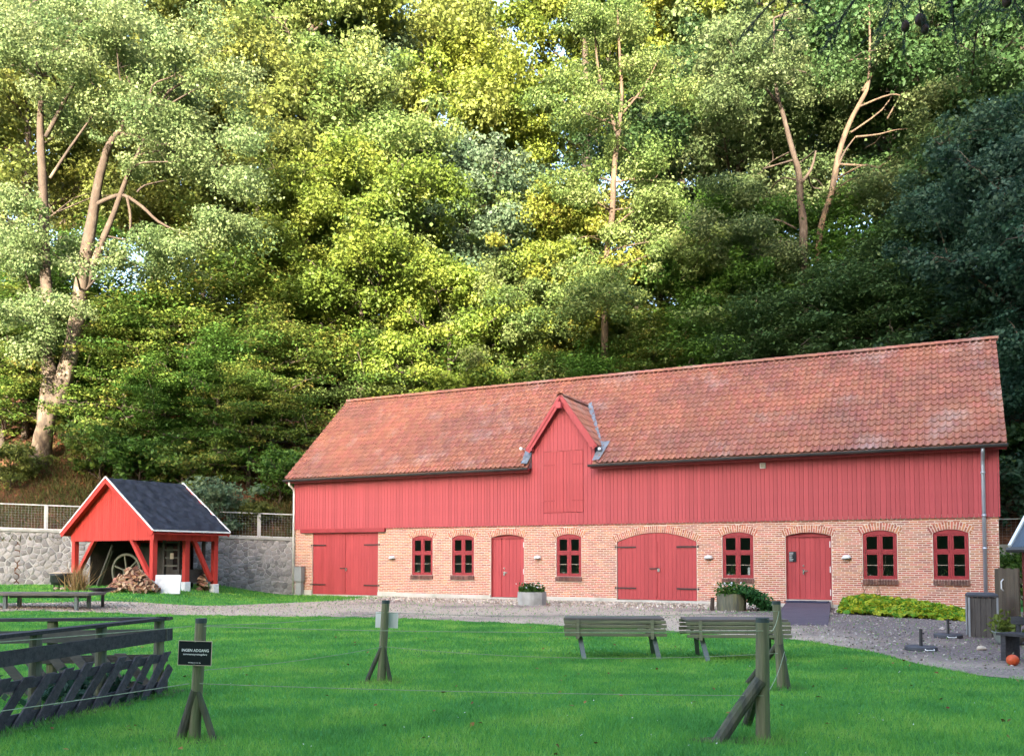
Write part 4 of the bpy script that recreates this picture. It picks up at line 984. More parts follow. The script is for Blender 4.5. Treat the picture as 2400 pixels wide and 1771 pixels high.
# firewood
def heap(name, centre, n, rx, ry, h, label, seed):
    e = empty(name, centre, 0, label=label, cat='firewood'); rg = random.Random(seed)
    kinds = []
    for k in range(6):
        ln = rg.uniform(0.20, 0.32); r0 = rg.uniform(0.06, 0.095); mb = MB(); ang = rg.choice([1.2, 1.6, 2.4, 3.1])
        poly = [(0, 0)] + [(r0 * math.cos(-ang / 2 + ang * j / 4), r0 * math.sin(-ang / 2 + ang * j / 4)) for j in range(5)]
        poly = [(a - r0 * 0.5, b) for a, b in poly]
        n_ = len(poly)
        mb.add([(-ln / 2, a, b) for a, b in poly] + [(ln / 2, a, b) for a, b in poly], [tuple(range(n_)), tuple(range(2 * n_ - 1, n_ - 1, -1))] + [(i, n_ + i, n_ + (i + 1) % n_, (i + 1) % n_) for i in range(n_)])
        me = mb.mesh('log'); me.materials.append(M['log']); me.materials.append(M['log_end'])
        for p in me.polygons:
            if p.index < 2 or abs(p.normal.x) > 0.9: p.material_index = 1
        kinds.append(me)
    for k in range(n):
        t = rg.random() ** 0.5; a = rg.uniform(0, 2 * math.pi); x, y = t * rx * math.cos(a), t * ry * math.sin(a); z_ = h * (1 - t ** 1.3) * rg.uniform(0.75, 1.0) + 0.05
        o = link('log', rg.choice(kinds), None, e); o.location = (x, y, z_); o.rotation_euler = (rg.uniform(0, 6.28), rg.uniform(-.5, .5), rg.uniform(0, 3.14))
        s_ = rg.uniform(0.8, 1.25); o.scale = (s_, s_, s_)
    return e
pw = gnd(302, 1388); heap('firewood_pile', (pw.x, pw.y + 0.3, pw.z), 230, 0.85, 0.6, 0.85, 'tumbled heap of split firewood at the front of the shed', 4)
pw = gnd(456, 1386); heap('firewood_pile', (pw.x, pw.y + 0.8, pw.z), 26, 0.16, 0.34, 0.72, 'small upright stack of firewood behind the middle shed post', 5)
# cauldron, dry stalks, bench and pan
pc = at(144, 1381, 32.0); pc.z = float(gz(pc.x, pc.y))
e = empty('cauldron', pc, 0, label='large black cooking pot with pale rim standing on stones', cat='pot')
MB().lathe([(0.22, 0.17), (0.34, 0.20), (0.38, 0.32), (0.385, 0.52), (0.41, 0.60), (0.39, 0.60), (0.36, 0.5), (0.3, 0.3)], 24).build('bowl', M['black_pot'], e, smooth=True)
MB().lathe([(0.40, 0.605), (0.42, 0.605), (0.42, 0.63), (0.39, 0.63), (0.20, 0.66), (0.0001, 0.67)], 24).build('rim', M['lid'], e)
for k in range(4): a = R(45 + 90 * k); MB().beam((0.27 * math.cos(a), 0.27 * math.sin(a), -0.02), (0.24 * math.cos(a), 0.24 * math.sin(a), 0.21), 0.04, 0.04).build('leg', M['iron'], e)
def rock(name, loc, r, m, label, cat, group=None, seed=0, sq=0.6):
    bm = bmesh.new(); bmesh.ops.create_icosphere(bm, subdivisions=2, radius=r)
    for v_ in bm.verts: v_.co *= 1 + 0.28 * mnoise.noise(v_.co * (1.6 / r) + Vector((seed, seed, 0))); v_.co.z *= sq
    me = bpy.data.meshes.new(name); bm.to_mesh(me); bm.free()
    o = link(name, me, m, None, label=label, cat=cat, group=group); o.location = loc; return o
for k, (dx, dy) in enumerate(((-0.12, -0.12), (0.14, -0.15), (0.0, 0.12))): rock('rock', (pc.x + dx, pc.y + dy, pc.z + 0.05), 0.11, M['lid'], ('pale stone under the black cooking pot, on its straw bundle far side', 'pale stone under the black cooking pot, nearest the straw bundle', 'pale stone under the black cooking pot, at the back')[k], 'stone', 'stones under the cooking pot', k)
pd = at(182, 1378, 31.6); pd.z = float(gz(pd.x, pd.y)); rg = np.random.default_rng(9); n_ = 260
base = np.stack([rg.normal(0, .13, n_), rg.normal(0, .13, n_), np.zeros(n_)], -1); tip = base * 1.6 + np.stack([rg.normal(0, .25, n_), rg.normal(0, .2, n_), rg.uniform(.4, 1.15, n_)], -1); sd = rg.normal(size=(n_, 3)) * 0.012
o = link('dry_plant', fast_mesh('dry_plant', np.stack([base - sd, base + sd, tip], 1).reshape(-1, 3), np.arange(n_ * 3).reshape(-1, 3)), M['straw'], None, label='bundle of dry straw coloured stalks beside the black cooking pot', cat='plant'); o.location = pd
pb = gnd(178, 1430); bt = 0.46
e = empty('plank_bench', (pb.x, pb.y, pb.z), R(-3), label='long weathered plank bench on thin legs near the cooking pot', cat='bench')
mb = MB()
for k in range(3): MB().box((-1.6, 0.05 + 0.33 * k, bt), (4.05, 0.31, 0.08)).build('plank', M['table_top'], e, bevel=0.008)
for x_ in (0.0, -2.1):
    for y_ in (0.02, 0.68): MB().box((x_, y_, (bt - 0.04) / 2), (0.09, 0.09, bt - 0.04)).build('leg', M['table_leg'], e)
MB().box((-1.05, 0.38, bt - 0.08), (2.3, 0.06, 0.08)).build('stretcher', M['table_leg'], e)
pp = Vector((pb.x + 0.22, pb.y + 1.15, pb.z)); e = empty('fire_pan', pp, 0, label='black shallow fire pan on a stand at the end of the plank bench', cat='pan')
MB().lathe([(0.10, 0.46), (0.36, 0.55), (0.42, 0.60), (0.40, 0.60), (0.34, 0.57), (0.05, 0.50)], 20).build('bowl', M['black_pot'], e, smooth=True); MB().tube([(0, 0, 0), (0, 0, 0.47)], 0.05, 8).build('stand', M['iron'], e); MB().lathe([(0.2, 0.0), (0.2, 0.03)], 14).build('foot', M['iron'], e)

# ================================================================== YARD: planters, ramp, bed, bin, gate, small shed
def flower_planter(loc, r, h, label, m, plant_m, tw, th_, trail=0, seed=1):
    e = empty('planter', loc, 0, label=label, cat='planter')
    mb = MB(); n_ = 22
    pr = [(r * 0.96, 0), (r, h * 0.5), (r * 0.98, h), (r * 0.88, h), (r * 0.85, h * 0.85), (0.001, h * 0.85)]
    mb.lathe(pr, n_, cap=False); 
    for i_, p in enumerate(mb.v):
        k = i_ % n_; s_ = 1 + 0.025 * math.sin(k * 2.7 + 1); mb.v[i_] = (p[0] * s_, p[1] * s_, p[2])
    mb.build('tub', m, e)
    v, f = leaf_cloud(900, lambda rr, n: np.stack([rr.normal(0, tw * 0.5, n).clip(-tw, tw), rr.normal(0, tw * 0.45, n).clip(-tw, tw), h * 0.9 + np.abs(rr.normal(0, th_ * 0.55, n)).clip(0, th_ * 1.3)], -1), 0.10, 0.75, 0.5, seed)
    link('foliage', fast_mesh('foliage', v, f), plant_m, e)
    v, f = leaf_cloud(34, lambda rr, n: np.stack([rr.normal(0, tw * 0.5, n), rr.normal(-tw * 0.2, tw * 0.4, n), h + th_ * rr.uniform(.5, 1.15, n)], -1), 0.075, 1.0, 0.6, seed + 5)
    link('flowers', fast_mesh('flowers', v, f), M['white'], e, kind='stuff')
    if trail:
        v, f = leaf_cloud(2600, lambda rr, n: (lambda t: np.stack([0.25 + t * trail + rr.normal(0, .14, n), -0.25 + rr.normal(0, .2, n), (h * 1.05 * (1 - t ** 1.4) + np.abs(rr.normal(0, .10, n)))], -1))(rr.uniform(0, 1, n)), 0.095, 0.8, 0.5, seed + 9)
        link('ivy', fast_mesh('ivy', v, f), LEAF['ivy'], e)
    return e
p1 = gnd(1247, 1419); flower_planter((p1.x, p1.y + 0.4, 0), 0.50, 0.46, 'round pale grey tub of white flowers beside the plank side door', M['concrete'], LEAF['fresh'], 0.42, 0.26, 0, 1)
p2 = gnd(1722, 1432); flower_planter((p2.x, p2.y + 0.4, 0), 0.44, 0.52, 'dark wooden barrel planter with ivy trailing to the ground', M['wood_grey'], LEAF['fresh'], 0.42, 0.30, 0.8, 2)
o = MB().tube([(0, 0, 0), (0.02, 0, 0.42)], [0.07, 0.06], 7, wob=0.1).build('tree_stump', M['bark_dark'], None, label='short dark stump beside the ivy barrel planter', cat='stump'); o.location = (p2.x - 0.62, p2.y + 0.3, -0.02)
pl = gnd(970, 1398); o = MB().tube([(-0.26, 0, 0.17), (0.0, 0.02, 0.18), (0.28, 0, 0.17)], [0.17, 0.19, 0.17], 10, wob=0.12).build('cut_log', M['wood_grey'], None, label='short grey log lying against the white plinth', cat='log'); o.location = (pl.x, pl.y - 0.35, 0)
# ramp and mat before the door with the notice
ru0, ru1 = 20.62, 22.4
rp = MB()
yy = [(-0.03, 0.20), (-1.1, 0.16), (-8.2, 0.012)]
du = [(0.0, 0.0), (0.0, 0.0), (1.7, 1.9)]
vs = []
P0 = [B2W(20.74, -0.04, 0.19), B2W(22.12, -0.04, 0.19), Vector((7.52, 20.9, 0.014)), Vector((6.22, 21.1, 0.014))]
rp.add([tuple(p) for p in P0] + [(p.x, p.y, -0.1) for p in P0], [(0, 1, 2, 3), (0, 4, 5, 1), (1, 5, 6, 2), (2, 6, 7, 3), (3, 7, 4, 0)])
rp.build('ramp', M['ramp'], None, kind='structure')
o = MB().box((0, 0, 0), (1.33, 0.55, 0.03)).build('doormat', M['mat_blue'], None, label='dark blue doormat on the paved ramp at the plank door', cat='doormat')
q0 = B2W(21.42, -0.40, 0.19 - 0.40 / 8.6 * 0.18 + 0.02); o.location = q0; o.rotation_euler = (R(1.2), 0, ANG)
# ground cover bed
def bed_pts(rr, n):
    u = rr.uniform(22.65, 26.35, n); t = rr.beta(1.15, 1.3, n)
    va = np.interp(u, [22.6, 23.3, 26.4], [-0.05, -0.3, -3.7]); vb = np.interp(u, [22.6, 24.0, 26.4], [-3.2, -4.2, -5.3]); v = va + (vb - va) * t
    hh = np.interp(u, [22.6, 23.3, 24.8, 26.4], [0.30, 0.42, 0.32, 0.10]) * (1 - np.abs(2 * t - 0.8).clip(0, 1) ** 2.0 * 0.8) + 0.03
    z = hh * rr.uniform(0.75, 1.08, n) + 0.05 * np.sin(u * 9) * np.sin(v * 7)
    c, s_ = math.cos(ANG), math.sin(ANG); return np.stack([A.x + c * u - s_ * v, A.y + s_ * u + c * v, z.clip(0.02)], -1)
v, f = leaf_cloud(8500, bed_pts, 0.16, 0.85, 0.75, 21); link('ground_cover', fast_mesh('ground_cover', v, f), LEAF['bed'], None, kind='stuff', label='low yellow green ground cover bed along the brick wall', cat='plants')
# climbing stems at the window beside the lamp
mb = MB(); rg = random.Random(2)
for k in range(4):
    x = 23.0 + rg.uniform(-0.3, 0.5); pts = [(x, -0.06, 0.2)]
    for j in range(6): pts.append((pts[-1][0] + rg.uniform(-.10, .16), -0.05 - 0.02 * rg.random(), pts[-1][2] + 0.28))
    mb.tube([B2W(*p) for p in pts], [0.008 * (1 - j * 0.1) for j in range(7)], 4)
mb.build('climbing_plant', M['bark_tan'], None, label='thin bare climber stems on the brick by the lamp over the ground cover', cat='plant')
# bin
pbn = gnd(2318, 1494); e = empty('litter_bin', (pbn.x, pbn.y + 0.25, 0), R(-22), label='grey plank litter bin with a flat lid at the barn corner', cat='bin')
core_b = MB().box((0, 0, 0.40), (0.42, 0.42, 0.74)).build('liner', M['iron'], e)
for k in range(5):
    for rot_ in range(4):
        c = Matrix.Rotation(rot_ * math.pi / 2, 3, 'Z') @ Vector((-0.20 + 0.10 * k, -0.235, 0.40)); dm = (0.092, 0.025, 0.80) if rot_ % 2 == 0 else (0.025, 0.092, 0.80)
        MB().box(c, dm).build('slat', M['bin_wood'], e)
for a, b in ((-1, -1), (1, -1), (-1, 1), (1, 1)): MB().box((a * 0.255, b * 0.255, 0.40), (0.035, 0.035, 0.82)).build('corner_post', M['cabinet'], e)
MB().lathe([(0.385, 0.82), (0.39, 0.86), (0.33, 0.90), (0.001, 0.91)], 4).build('lid', M['slate'], e).rotation_euler = (0, 0, R(45))
# brown plank gate and the small red shed at the edge
pg0, pg1 = at(2336, 1490, 19.0), at(2392, 1490, 17.6)
pg0.z = pg1.z = 0; gl = (pg1 - pg0).length; e = empty('plank_gate', pg0, math.atan2(pg1.y - pg0.y, pg1.x - pg0.x), label='tall brown plank gate with a white handle beside the barn corner', cat='gate')
n_ = 6; gw = gl / n_
for k in range(n_): MB().box((gw * (k + 0.5), 0, 0.70 + (0.02 if k % 2 else 0)), (gw - 0.008, 0.03, 1.36)).build('plank', M['brown_wood'], e)
for zz in (0.3, 1.15): MB().box((gl / 2, 0.035, zz), (gl, 0.03, 0.1)).build('ledge', M['brown_wood'], e)
MB().tube([(gl * 0.40, -0.02, 0.92), (gl * 0.42, -0.07, 0.97), (gl * 0.42, -0.07, 1.12), (gl * 0.40, -0.02, 1.16)], 0.014, 6).build('handle', M['white'], e)
ps = Vector((9.46, 16.2, 0)); e = empty('small_shed', ps, R(-49), label='small dark red hut with a blue grey corrugated roof at the edge of the yard', cat='hut')
bd = MB().box((1.5, 1.2, 0.9), (3.0, 2.4, 1.8)).build('wall', M['dark_red'], e)
pm = MB().box((0, 0, 0), (0.14, 0.02, 1.78)).mesh('board')
for k in range(20):
    o = link('board', pm, M['dark_red'], bd); o.location = (0.075 + 0.15 * k, -0.012, 0.9)
for k in range(16):
    o = link('board', pm, M['dark_red'], bd); o.location = (-0.012, 0.075 + 0.15 * k, 0.9); o.rotation_euler = (0, 0, math.pi / 2)
mb = MB(); nx_ = 60
for s_ in range(2):
    vs = []
    for j, (y_, z_) in enumerate(((-0.22, 1.80), (1.2, 2.75)) if s_ == 0 else ((1.2, 2.75), (2.62, 1.80))):
        for k in range(nx_ + 1): vs.append((-0.15 + 3.4 * k / nx_, y_, z_ + 0.018 * math.cos(k * math.pi / 2)))
    mb.add(vs, [(k, k + 1, nx_ + 2 + k, nx_ + 1 + k) for k in range(nx_)])
mb.build('roof', M['blue_roof'], e)
MB().beam((-0.15, -0.22, 1.83), (-0.15, 1.2, 2.80), 0.05, 0.05).build('verge_strip', M['white'], e)
MB().tube([(-0.18, -0.27, 1.76), (3.3, -0.27, 1.76)], 0.05, 8).build('gutter', M['gutter'], e)
MB().prism([(0, 1.8), (2.4, 1.8), (1.2, 2.6)], 0.0, 0.03, lambda a, b, t: (t, a, b)).build('gable', M['dark_red'], e)
# parasol bases
def parasol(loc, rz, lb):
    e = empty('parasol_base', loc, rz, label=lb, cat='parasol base', group='parasol stands without parasols'); e.scale = (0.72, 0.72, 0.80)
    MB().lathe([(0.36, 0.0), (0.37, 0.02), (0.37, 0.075), (0.34, 0.09), (0.001, 0.095)], 24).build('weight', M['slate'], e)
    MB().tube([(0, 0, 0.09), (0, 0, 0.46)], 0.038, 12).build('tube', M['gutter'], e)
    for zz in (0.20, 0.36): MB().tube([(0.03, 0, zz), (0.085, 0, zz)], 0.016, 6).build('clamp_knob', M['iron'], e)
    MB().tube([(-0.11, -0.37, 0.05), (-0.10, -0.41, 0.03), (0.10, -0.41, 0.03), (0.11, -0.37, 0.05)], 0.012, 6).build('handle', M['white'], e)
pa = gnd(2178, 1528); parasol((pa.x, pa.y + 0.3, 0.006), R(5), 'grey parasol stand nearer the lawn, with a taller looking tube'); pa = gnd(2240, 1497); parasol((pa.x, pa.y + 0.3, 0.006), R(-12), 'grey parasol stand nearer the litter bin')
# planter with a small plant, bench and pumpkin at the edge
pq = gnd(2366, 1510); e = empty('flower_pot', (pq.x, pq.y, 0.004), 0, label='pale stone pot with a variegated plant before the hut', cat='pot')
MB().lathe([(0.16, 0), (0.24, 0.08), (0.27, 0.20), (0.30, 0.24), (0.27, 0.24), (0.22, 0.18), (0.001, 0.18)], 18, cap=False).build('pot', M['terracotta'], e, smooth=True)
v, f = leaf_cloud(260, lambda rr, n: np.stack([rr.normal(-.05, .15, n), rr.normal(0, .12, n), 0.2 + np.abs(rr.normal(0.12, .12, n))], -1), 0.10, 0.5, 0.2, 31); link('foliage', fast_mesh('foliage', v, f), LEAF['autumn'], e)
pk = gnd(2374, 1560); e = empty('pumpkin', (pk.x, pk.y, 0.0), 0, label='small orange pumpkin on the ground at the lawn edge', cat='pumpkin'); e.scale = (0.8, 0.8, 0.85)
mb = MB(); n_ = 24
for k in range(9):
    a = math.pi * (k + 0.15) / 8.3
    for j in range(n_):
        g = 2 * math.pi * j / n_; rr = 0.105 * math.sin(a) * (1 + 0.07 * abs(math.cos(g * 4))) + 0.004; mb.v.append((rr * math.cos(g), rr * math.sin(g), 0.10 - 0.10 * math.cos(a)))
for k in range(8):
    for j in range(n_): mb.f.append((k * n_ + j, k * n_ + (j + 1) % n_, (k + 1) * n_ + (j + 1) % n_, (k + 1) * n_ + j))
mb.build('body', M['pumpkin'], e, smooth=True); MB().tube([(0, 0, 0.19), (0.02, 0, 0.24)], [0.015, 0.01], 6).build('stem', M['wood_grey'], e)
e = empty('garden_bench', (8.05, 13.35, 0), R(-62), label='low dark wooden bench at the edge of the gravel by the pumpkin', cat='bench')
for k in range(3): MB().box((0, -0.14 + 0.14 * k, 0.42), (1.2, 0.125, 0.04)).build('slat', M['wood_dark'], e)
for x_ in (-0.5, 0.5): MB().box((x_, 0, 0.20), (0.08, 0.36, 0.40)).build('leg', M['wood_dark'], e)
MB().box((0, 0.20, 0.62), (1.2, 0.03, 0.12)).build('backrest', M['wood_dark'], e)
for x_ in (-0.5, 0.5): MB().box((x_, 0.215, 0.54), (0.06, 0.03, 0.3)).build('back_post', M['wood_dark'], e)
ps_ = gnd(2300, 1523); rock('rock', (ps_.x, ps_.y, 0.03), 0.08, M['lid'], 'pale yellowish stone lying on the dark gravel near the pot', 'stone', seed=4); ps_ = gnd(2208, 1476); rock('rock', (ps_.x, ps_.y, 0.02), 0.07, M['chip'], 'flat brown stone at the edge of the ground cover bed', 'stone', seed=6)

# ================================================================== PICNIC TABLES
def picnic_table(loc, rz, label):
    e = empty('picnic_table', loc, rz, label=label, cat='table', group='picnic tables on the lawn')
    ln, dp, ht = 1.62, 0.66, 0.63
    for k in range(6): MB().box((0, -dp / 2 + dp * (k + 0.5) / 6, ht), (ln - 0.04, dp / 6 - 0.010, 0.032)).build('top_board', M['table_top'], e, bevel=0.003)
    for side in (-1, 1):
        for k in range(4):
            z_ = ht - 0.045 - 0.066 * k; MB().box((0.0 + 0.012 * (k % 2), side * (dp / 2 + 0.02 + 0.012 * k), z_), (ln, 0.028, 0.050)).build('side_slat', M['table_wood'], e, bevel=0.003)
        for x_ in (-0.59, 0.59): MB().beam((x_, side * (dp / 2 + 0.045), ht - 0.01), (x_, side * (dp / 2 + 0.088), ht - 0.31), 0.05, 0.026, up=(0, 1, 0)).build('strap', M['table_wood'], e)
    for x_ in (-0.59, 0.59):
        for side in (-1, 1): MB().beam((x_ + 0.03, side * 0.24, ht - 0.24), (x_ + 0.03 + 0.07, side * 0.46, 0.0), 0.036, 0.07, up=(1, 0, 0)).build('leg', M['table_leg'], e)
        MB().box((x_ - 0.005, 0, ht - 0.27), (0.05, dp + 0.10, 0.07)).build('cross_bar', M['table_top'], e)
    return e
picnic_table((1.66, 14.38, 0), R(-3), 'slatted picnic table standing alone nearer the barrel of white flowers'); picnic_table((3.55, 14.1, 0), R(-2), 'slatted picnic table partly behind the rope fence posts')

# ================================================================== ROPE FENCE
def fence_post(name, x, y, h, r, lean, braces, label, cap=True):
    e = empty(name, (x, y, 0), 0, label=label, cat='post', group='wooden posts of the rope fence')
    pts = [(lean[0] * t, lean[1] * t, h * t - 0.05 * (t == 0)) for t in np.linspace(0, 1, 7)]
    MB().tube(pts, [r * 1.08, r * 1.03, r, r, r * 0.99, r * 0.98, r * 0.96], 14, wob=0.025).build('post', M['wood_post'], e)
    MB().tube([(lean[0], lean[1], h - 0.035), (lean[0] * 1.0, lean[1], h + 0.006)], [r * 1.0, r * 0.97], 14).build('cap', M['wood_top'], e)
    for (bx, by, top, br) in braces:
        MB().tube([(bx, by, -0.03), (bx * 0.5 + lean[0] * 0.2, by * 0.5, top * 0.52), (lean[0] * top / h + bx * 0.06, by * 0.06 + (-r if by < 0 else r) * 0.4, top)], [br * 1.02, br, br * 0.96], 10, wob=0.04).build('brace', M['wood_brace'], e)
    return e
PS = {'S': (-2.82, 7.84), 'M': (-1.70, 11.44), 'R1': (2.21, 7.78), 'R2': (3.32, 10.84)}
fence_post('fence_post', *PS['S'], 1.06, 0.050, (0.045, 0.0), [(-0.125, -0.02, 0.43, 0.042), (0.19, -0.03, 0.42, 0.030)], 'wooden fence post carrying the black sign')
fence_post('fence_post', *PS['M'], 1.05, 0.052, (0.055, 0.0), [(-0.20, -0.02, 0.46, 0.030), (0.13, -0.02, 0.46, 0.028)], 'wooden fence post with a white sheet fixed on its far side')
fence_post('fence_post', *PS['R1'], 1.07, 0.059, (0.008, 0.0), [(-0.42, -0.05, 0.53, 0.058), (0.05, 0.75, 0.53, 0.045)], 'thick fence post with a heavy log brace leaning sideways')
fence_post('fence_post', *PS['R2'], 1.07, 0.053, (-0.055, 0.0), [(0.07, -0.02, 0.55, 0.040), (-0.30, 0.5, 0.52, 0.04), (0.17, 0.28, 0.50, 0.03)], 'slim leaning fence post right behind the log braced one')
fence_post('fence_post', -5.6, 4.2, 1.06, 0.06, (0, 0), [(0.3, -0.3, 0.5, 0.04)], 'wooden fence post outside the view where the ropes begin')
def rope(label, a, b, sag):
    a, b = Vector(a), Vector(b); n_ = 18
    pts = [a.lerp(b, t) - Vector((0, 0, sag * 4 * t * (1 - t))) for t in np.linspace(0, 1, n_)]
    MB().tube(pts, 0.0036, 5).build('rope', M['rope'], None, label=label, cat='rope', group='ropes of the fence')
Sx, Sy = PS['S']; Mx, My = PS['M']; Ax, Ay = PS['R1']; Bx, By = PS['R2']
fr_ = 0.054
rope('upper rope running from the sign post to the log braced post', (Sx + 0.09, Sy - fr_, 1.0), (Ax, Ay - fr_, 0.965), 0.03)
rope('lower rope running from the sign post to the log braced post', (Sx + 0.06, Sy - fr_, 0.496), (Ax, Ay - fr_, 0.40), 0.02)
rope('upper rope running from the sign post to the white sheet post', (Sx + 0.07, Sy + fr_, 1.0), (Mx + 0.04, My - 0.05, 0.90), 0.03)
rope('lower rope running from the sign post to the white sheet post', (Sx + 0.05, Sy + fr_, 0.60), (Mx + 0.02, My - 0.05, 0.459), 0.03)
rope('upper rope running from the white sheet post to the slim leaning post', (Mx + 0.08, My - 0.05, 0.90), (Bx - 0.06, By - 0.06, 0.955), 0.06)
rope('lower rope running from the white sheet post to the slim leaning post', (Mx + 0.06, My - 0.05, 0.459), (Bx - 0.06, By - 0.06, 0.441), 0.10)
rope('upper rope between the log braced post and the slim leaning post', (Ax + 0.05, Ay + 0.03, 0.965), (Bx - 0.04, By - 0.06, 0.955), 0.10)
rope('lower rope between the log braced post and the slim leaning post', (Ax + 0.06, Ay + 0.03, 0.42), (Bx + 0.02, By - 0.06, 0.46), 0.05)
rope('upper rope passing in front of the plank pen', (Sx - 0.02, Sy - fr_, 1.0), (-5.55, 4.2, 1.0), 0.02)
rope('lower rope passing in front of the plank pen', (Sx - 0.03, Sy - fr_, 0.496), (-5.55, 4.2, 0.5), 0.03)
# sign with its writing
e = empty('warning_sign', (Sx + 0.02, Sy - 0.070, 0.765), 0, label='black sign reading INGEN ADGANG fixed to a wooden post', cat='sign')
sg_rot = Matrix.Rotation(R(1.8), 4, 'Y')
e.rotation_euler = (0, R(1.8), 0)
MB().box((0, 0, 0), (0.288, 0.008, 0.208)).build('panel', M['sign_black'], e)
mb = MB()
for x_, z_, dx, dz in ((0, 0.106, 0.296, 0.005), (0, -0.106, 0.296, 0.005), (0.1465, 0, 0.004, 0.208), (-0.1465, 0, 0.004, 0.208)): mb.box((x_, 0, z_), (dx, 0.010, dz))
mb.build('edge', M['lid'], e)
def text(s, size, x, z_, parent, mtl, bold=0.0, width=None):
    cu = bpy.data.curves.new('lettering', 'FONT'); cu.body = s; cu.size = size; cu.align_x = 'CENTER'; cu.align_y = 'CENTER'; cu.offset = bold; cu.resolution_u = 3
    tmp = bpy.data.objects.new('lettering_tmp', cu); COL.objects.link(tmp); bpy.context.view_layer.update()
    me = bpy.data.meshes.new_from_object(tmp.evaluated_get(bpy.context.evaluated_depsgraph_get())); bpy.data.objects.remove(tmp)
    o = link('lettering', me, mtl, parent); o.rotation_euler = (R(90), 0, 0); o.location = (x, -0.0052, z_)
    if width:
        xs = [v_.co.x for v_ in me.vertices]; k = width / (max(xs) - min(xs)); o.scale = (k, 1, 1)
    return o
text('INGEN ADGANG', 0.034, 0.003, 0.024, e, M['print'], 0.0007, 0.238); text('sammenstyrtningsfare', 0.021, 0.003, -0.010, e, M['print'], 0.0002, 0.212); text('Museumsvej 2a', 0.011, 0.0, -0.083, e, M['print'], 0.0001, 0.11)
for z_ in (0.098, -0.098): MB().tube([(0, -0.003, z_), (0, -0.009, z_)], 0.005, 8).build('screw', M['steel'], e)
o = MB().box((0, 0, 0), (0.295, 0.006, 0.205)).build('paper_sheet', M['white'], None, label='blank white sheet fixed behind the middle fence post', cat='sheet'); o.location = (Mx + 0.06, My + 0.065, 0.765 + 0.03); o.rotation_euler = (0, R(2), 0)

# ================================================================== PLANK PEN
PC = Vector((-4.22, 10.60, 0)); PN = Vector((-4.95, 7.45, 0)); PF = Vector((-8.2, 10.1, 0))
pen = empty('plank_pen', PC, 0, label='dark tarred plank pen with slanting boards and a top rail on the lawn', cat='pen')
mwi = Matrix.Translation(-PC)
def pen_side(a, b, near):
    d_ = (b - a); ln = d_.length; d_ = d_.normalized(); nrm = Vector((d_.y, -d_.x, 0))
    if nrm.dot(Vector((0, -1, 0)) if near else Vector((0, -1, 0))) < 0: nrm = -nrm
    if near: nrm = Vector((-d_.y, d_.x, 0)); nrm = nrm if nrm.x > 0 else -nrm
    L_ = lambda s, o_, z_: (a + d_ * s + nrm * o_ - PC) + Vector((0, 0, z_))
    m1 = M['wood_dark'] if near else M['wood_rail']
    MB().beam(L_(-0.1, 0, 0.875), L_(ln, 0, 0.875), 0.15, 0.035).build('cap_rail', M['wood_dark'], pen)
    MB().beam(L_(-0.08, 0.075, 0.685), L_(ln, 0.075, 0.665), 0.028, 0.145).build('middle_rail', m1, pen)
    MB().beam(L_(-0.02, 0.06, 0.41), L_(ln, 0.06, 0.40), 0.03, 0.09).build('lower_rail', m1, pen)
    MB().beam(L_(-0.02, 0.06, 0.07), L_(ln, 0.06, 0.06), 0.03, 0.14).build('ground_rail', m1, pen)
    for s in ((0.06, 1.08, 2.02, 3.0) if near else (1.25, 2.6, 3.8)):
        if s < ln: MB().tube([L_(s, 0, -0.05), L_(s, 0, 0.86)], [0.062, 0.058], 10).build('post', M['wood_grey'], pen)
    n_ = int(ln / 0.27)
    for k in range(n_ + 1):
        s = 0.02 + 0.27 * k + random.uniform(-.02, .02); tz = 0.49 + random.uniform(-.02, .02); up_s = 0.44
        if near: p, q = L_(s + up_s + 0.03, 0.115, 0.0), L_(s + random.uniform(-.02, .02), 0.09, tz)
        else: p, q = L_(s + 0.03, 0.115, 0.0), L_(s + up_s, 0.09, tz)
        if (p - (a - PC)).length > ln + 0.5: continue
        if near and k == 0:
            MB().beam(L_(0.26, 0.125, 0.02), L_(-0.02, 0.105, 0.30), 0.025, 0.10, up=d_).build('slanting_board', m1, pen)
        hw_ = d_ * 0.066; th_ = nrm * 0.0125
        MB().add([p - hw_ - th_, p + hw_ - th_, q + hw_ - th_, q - hw_ - th_, p - hw_ + th_, p + hw_ + th_, q + hw_ + th_, q - hw_ + th_], [(3, 2, 1, 0), (4, 5, 6, 7), (0, 1, 5, 4), (1, 2, 6, 5), (2, 3, 7, 6), (3, 0, 4, 7)]).build('slanting_board', m1, pen, bevel=0.003)
pen_side(PC, PN, True); pen_side(PC, PF, False)
rg = np.random.default_rng(5)
v, f = leaf_cloud(500, lambda rr, n: np.stack([-4.9 + rr.normal(0, .3, n), 10.0 + rr.normal(0, .3, n), np.abs(rr.normal(0.1, .08, n))], -1), 0.10, 0.8, 0.6, 41)
link('weed_cover', fast_mesh('weed_cover', v, f), LEAF['teal'], None, kind='stuff')

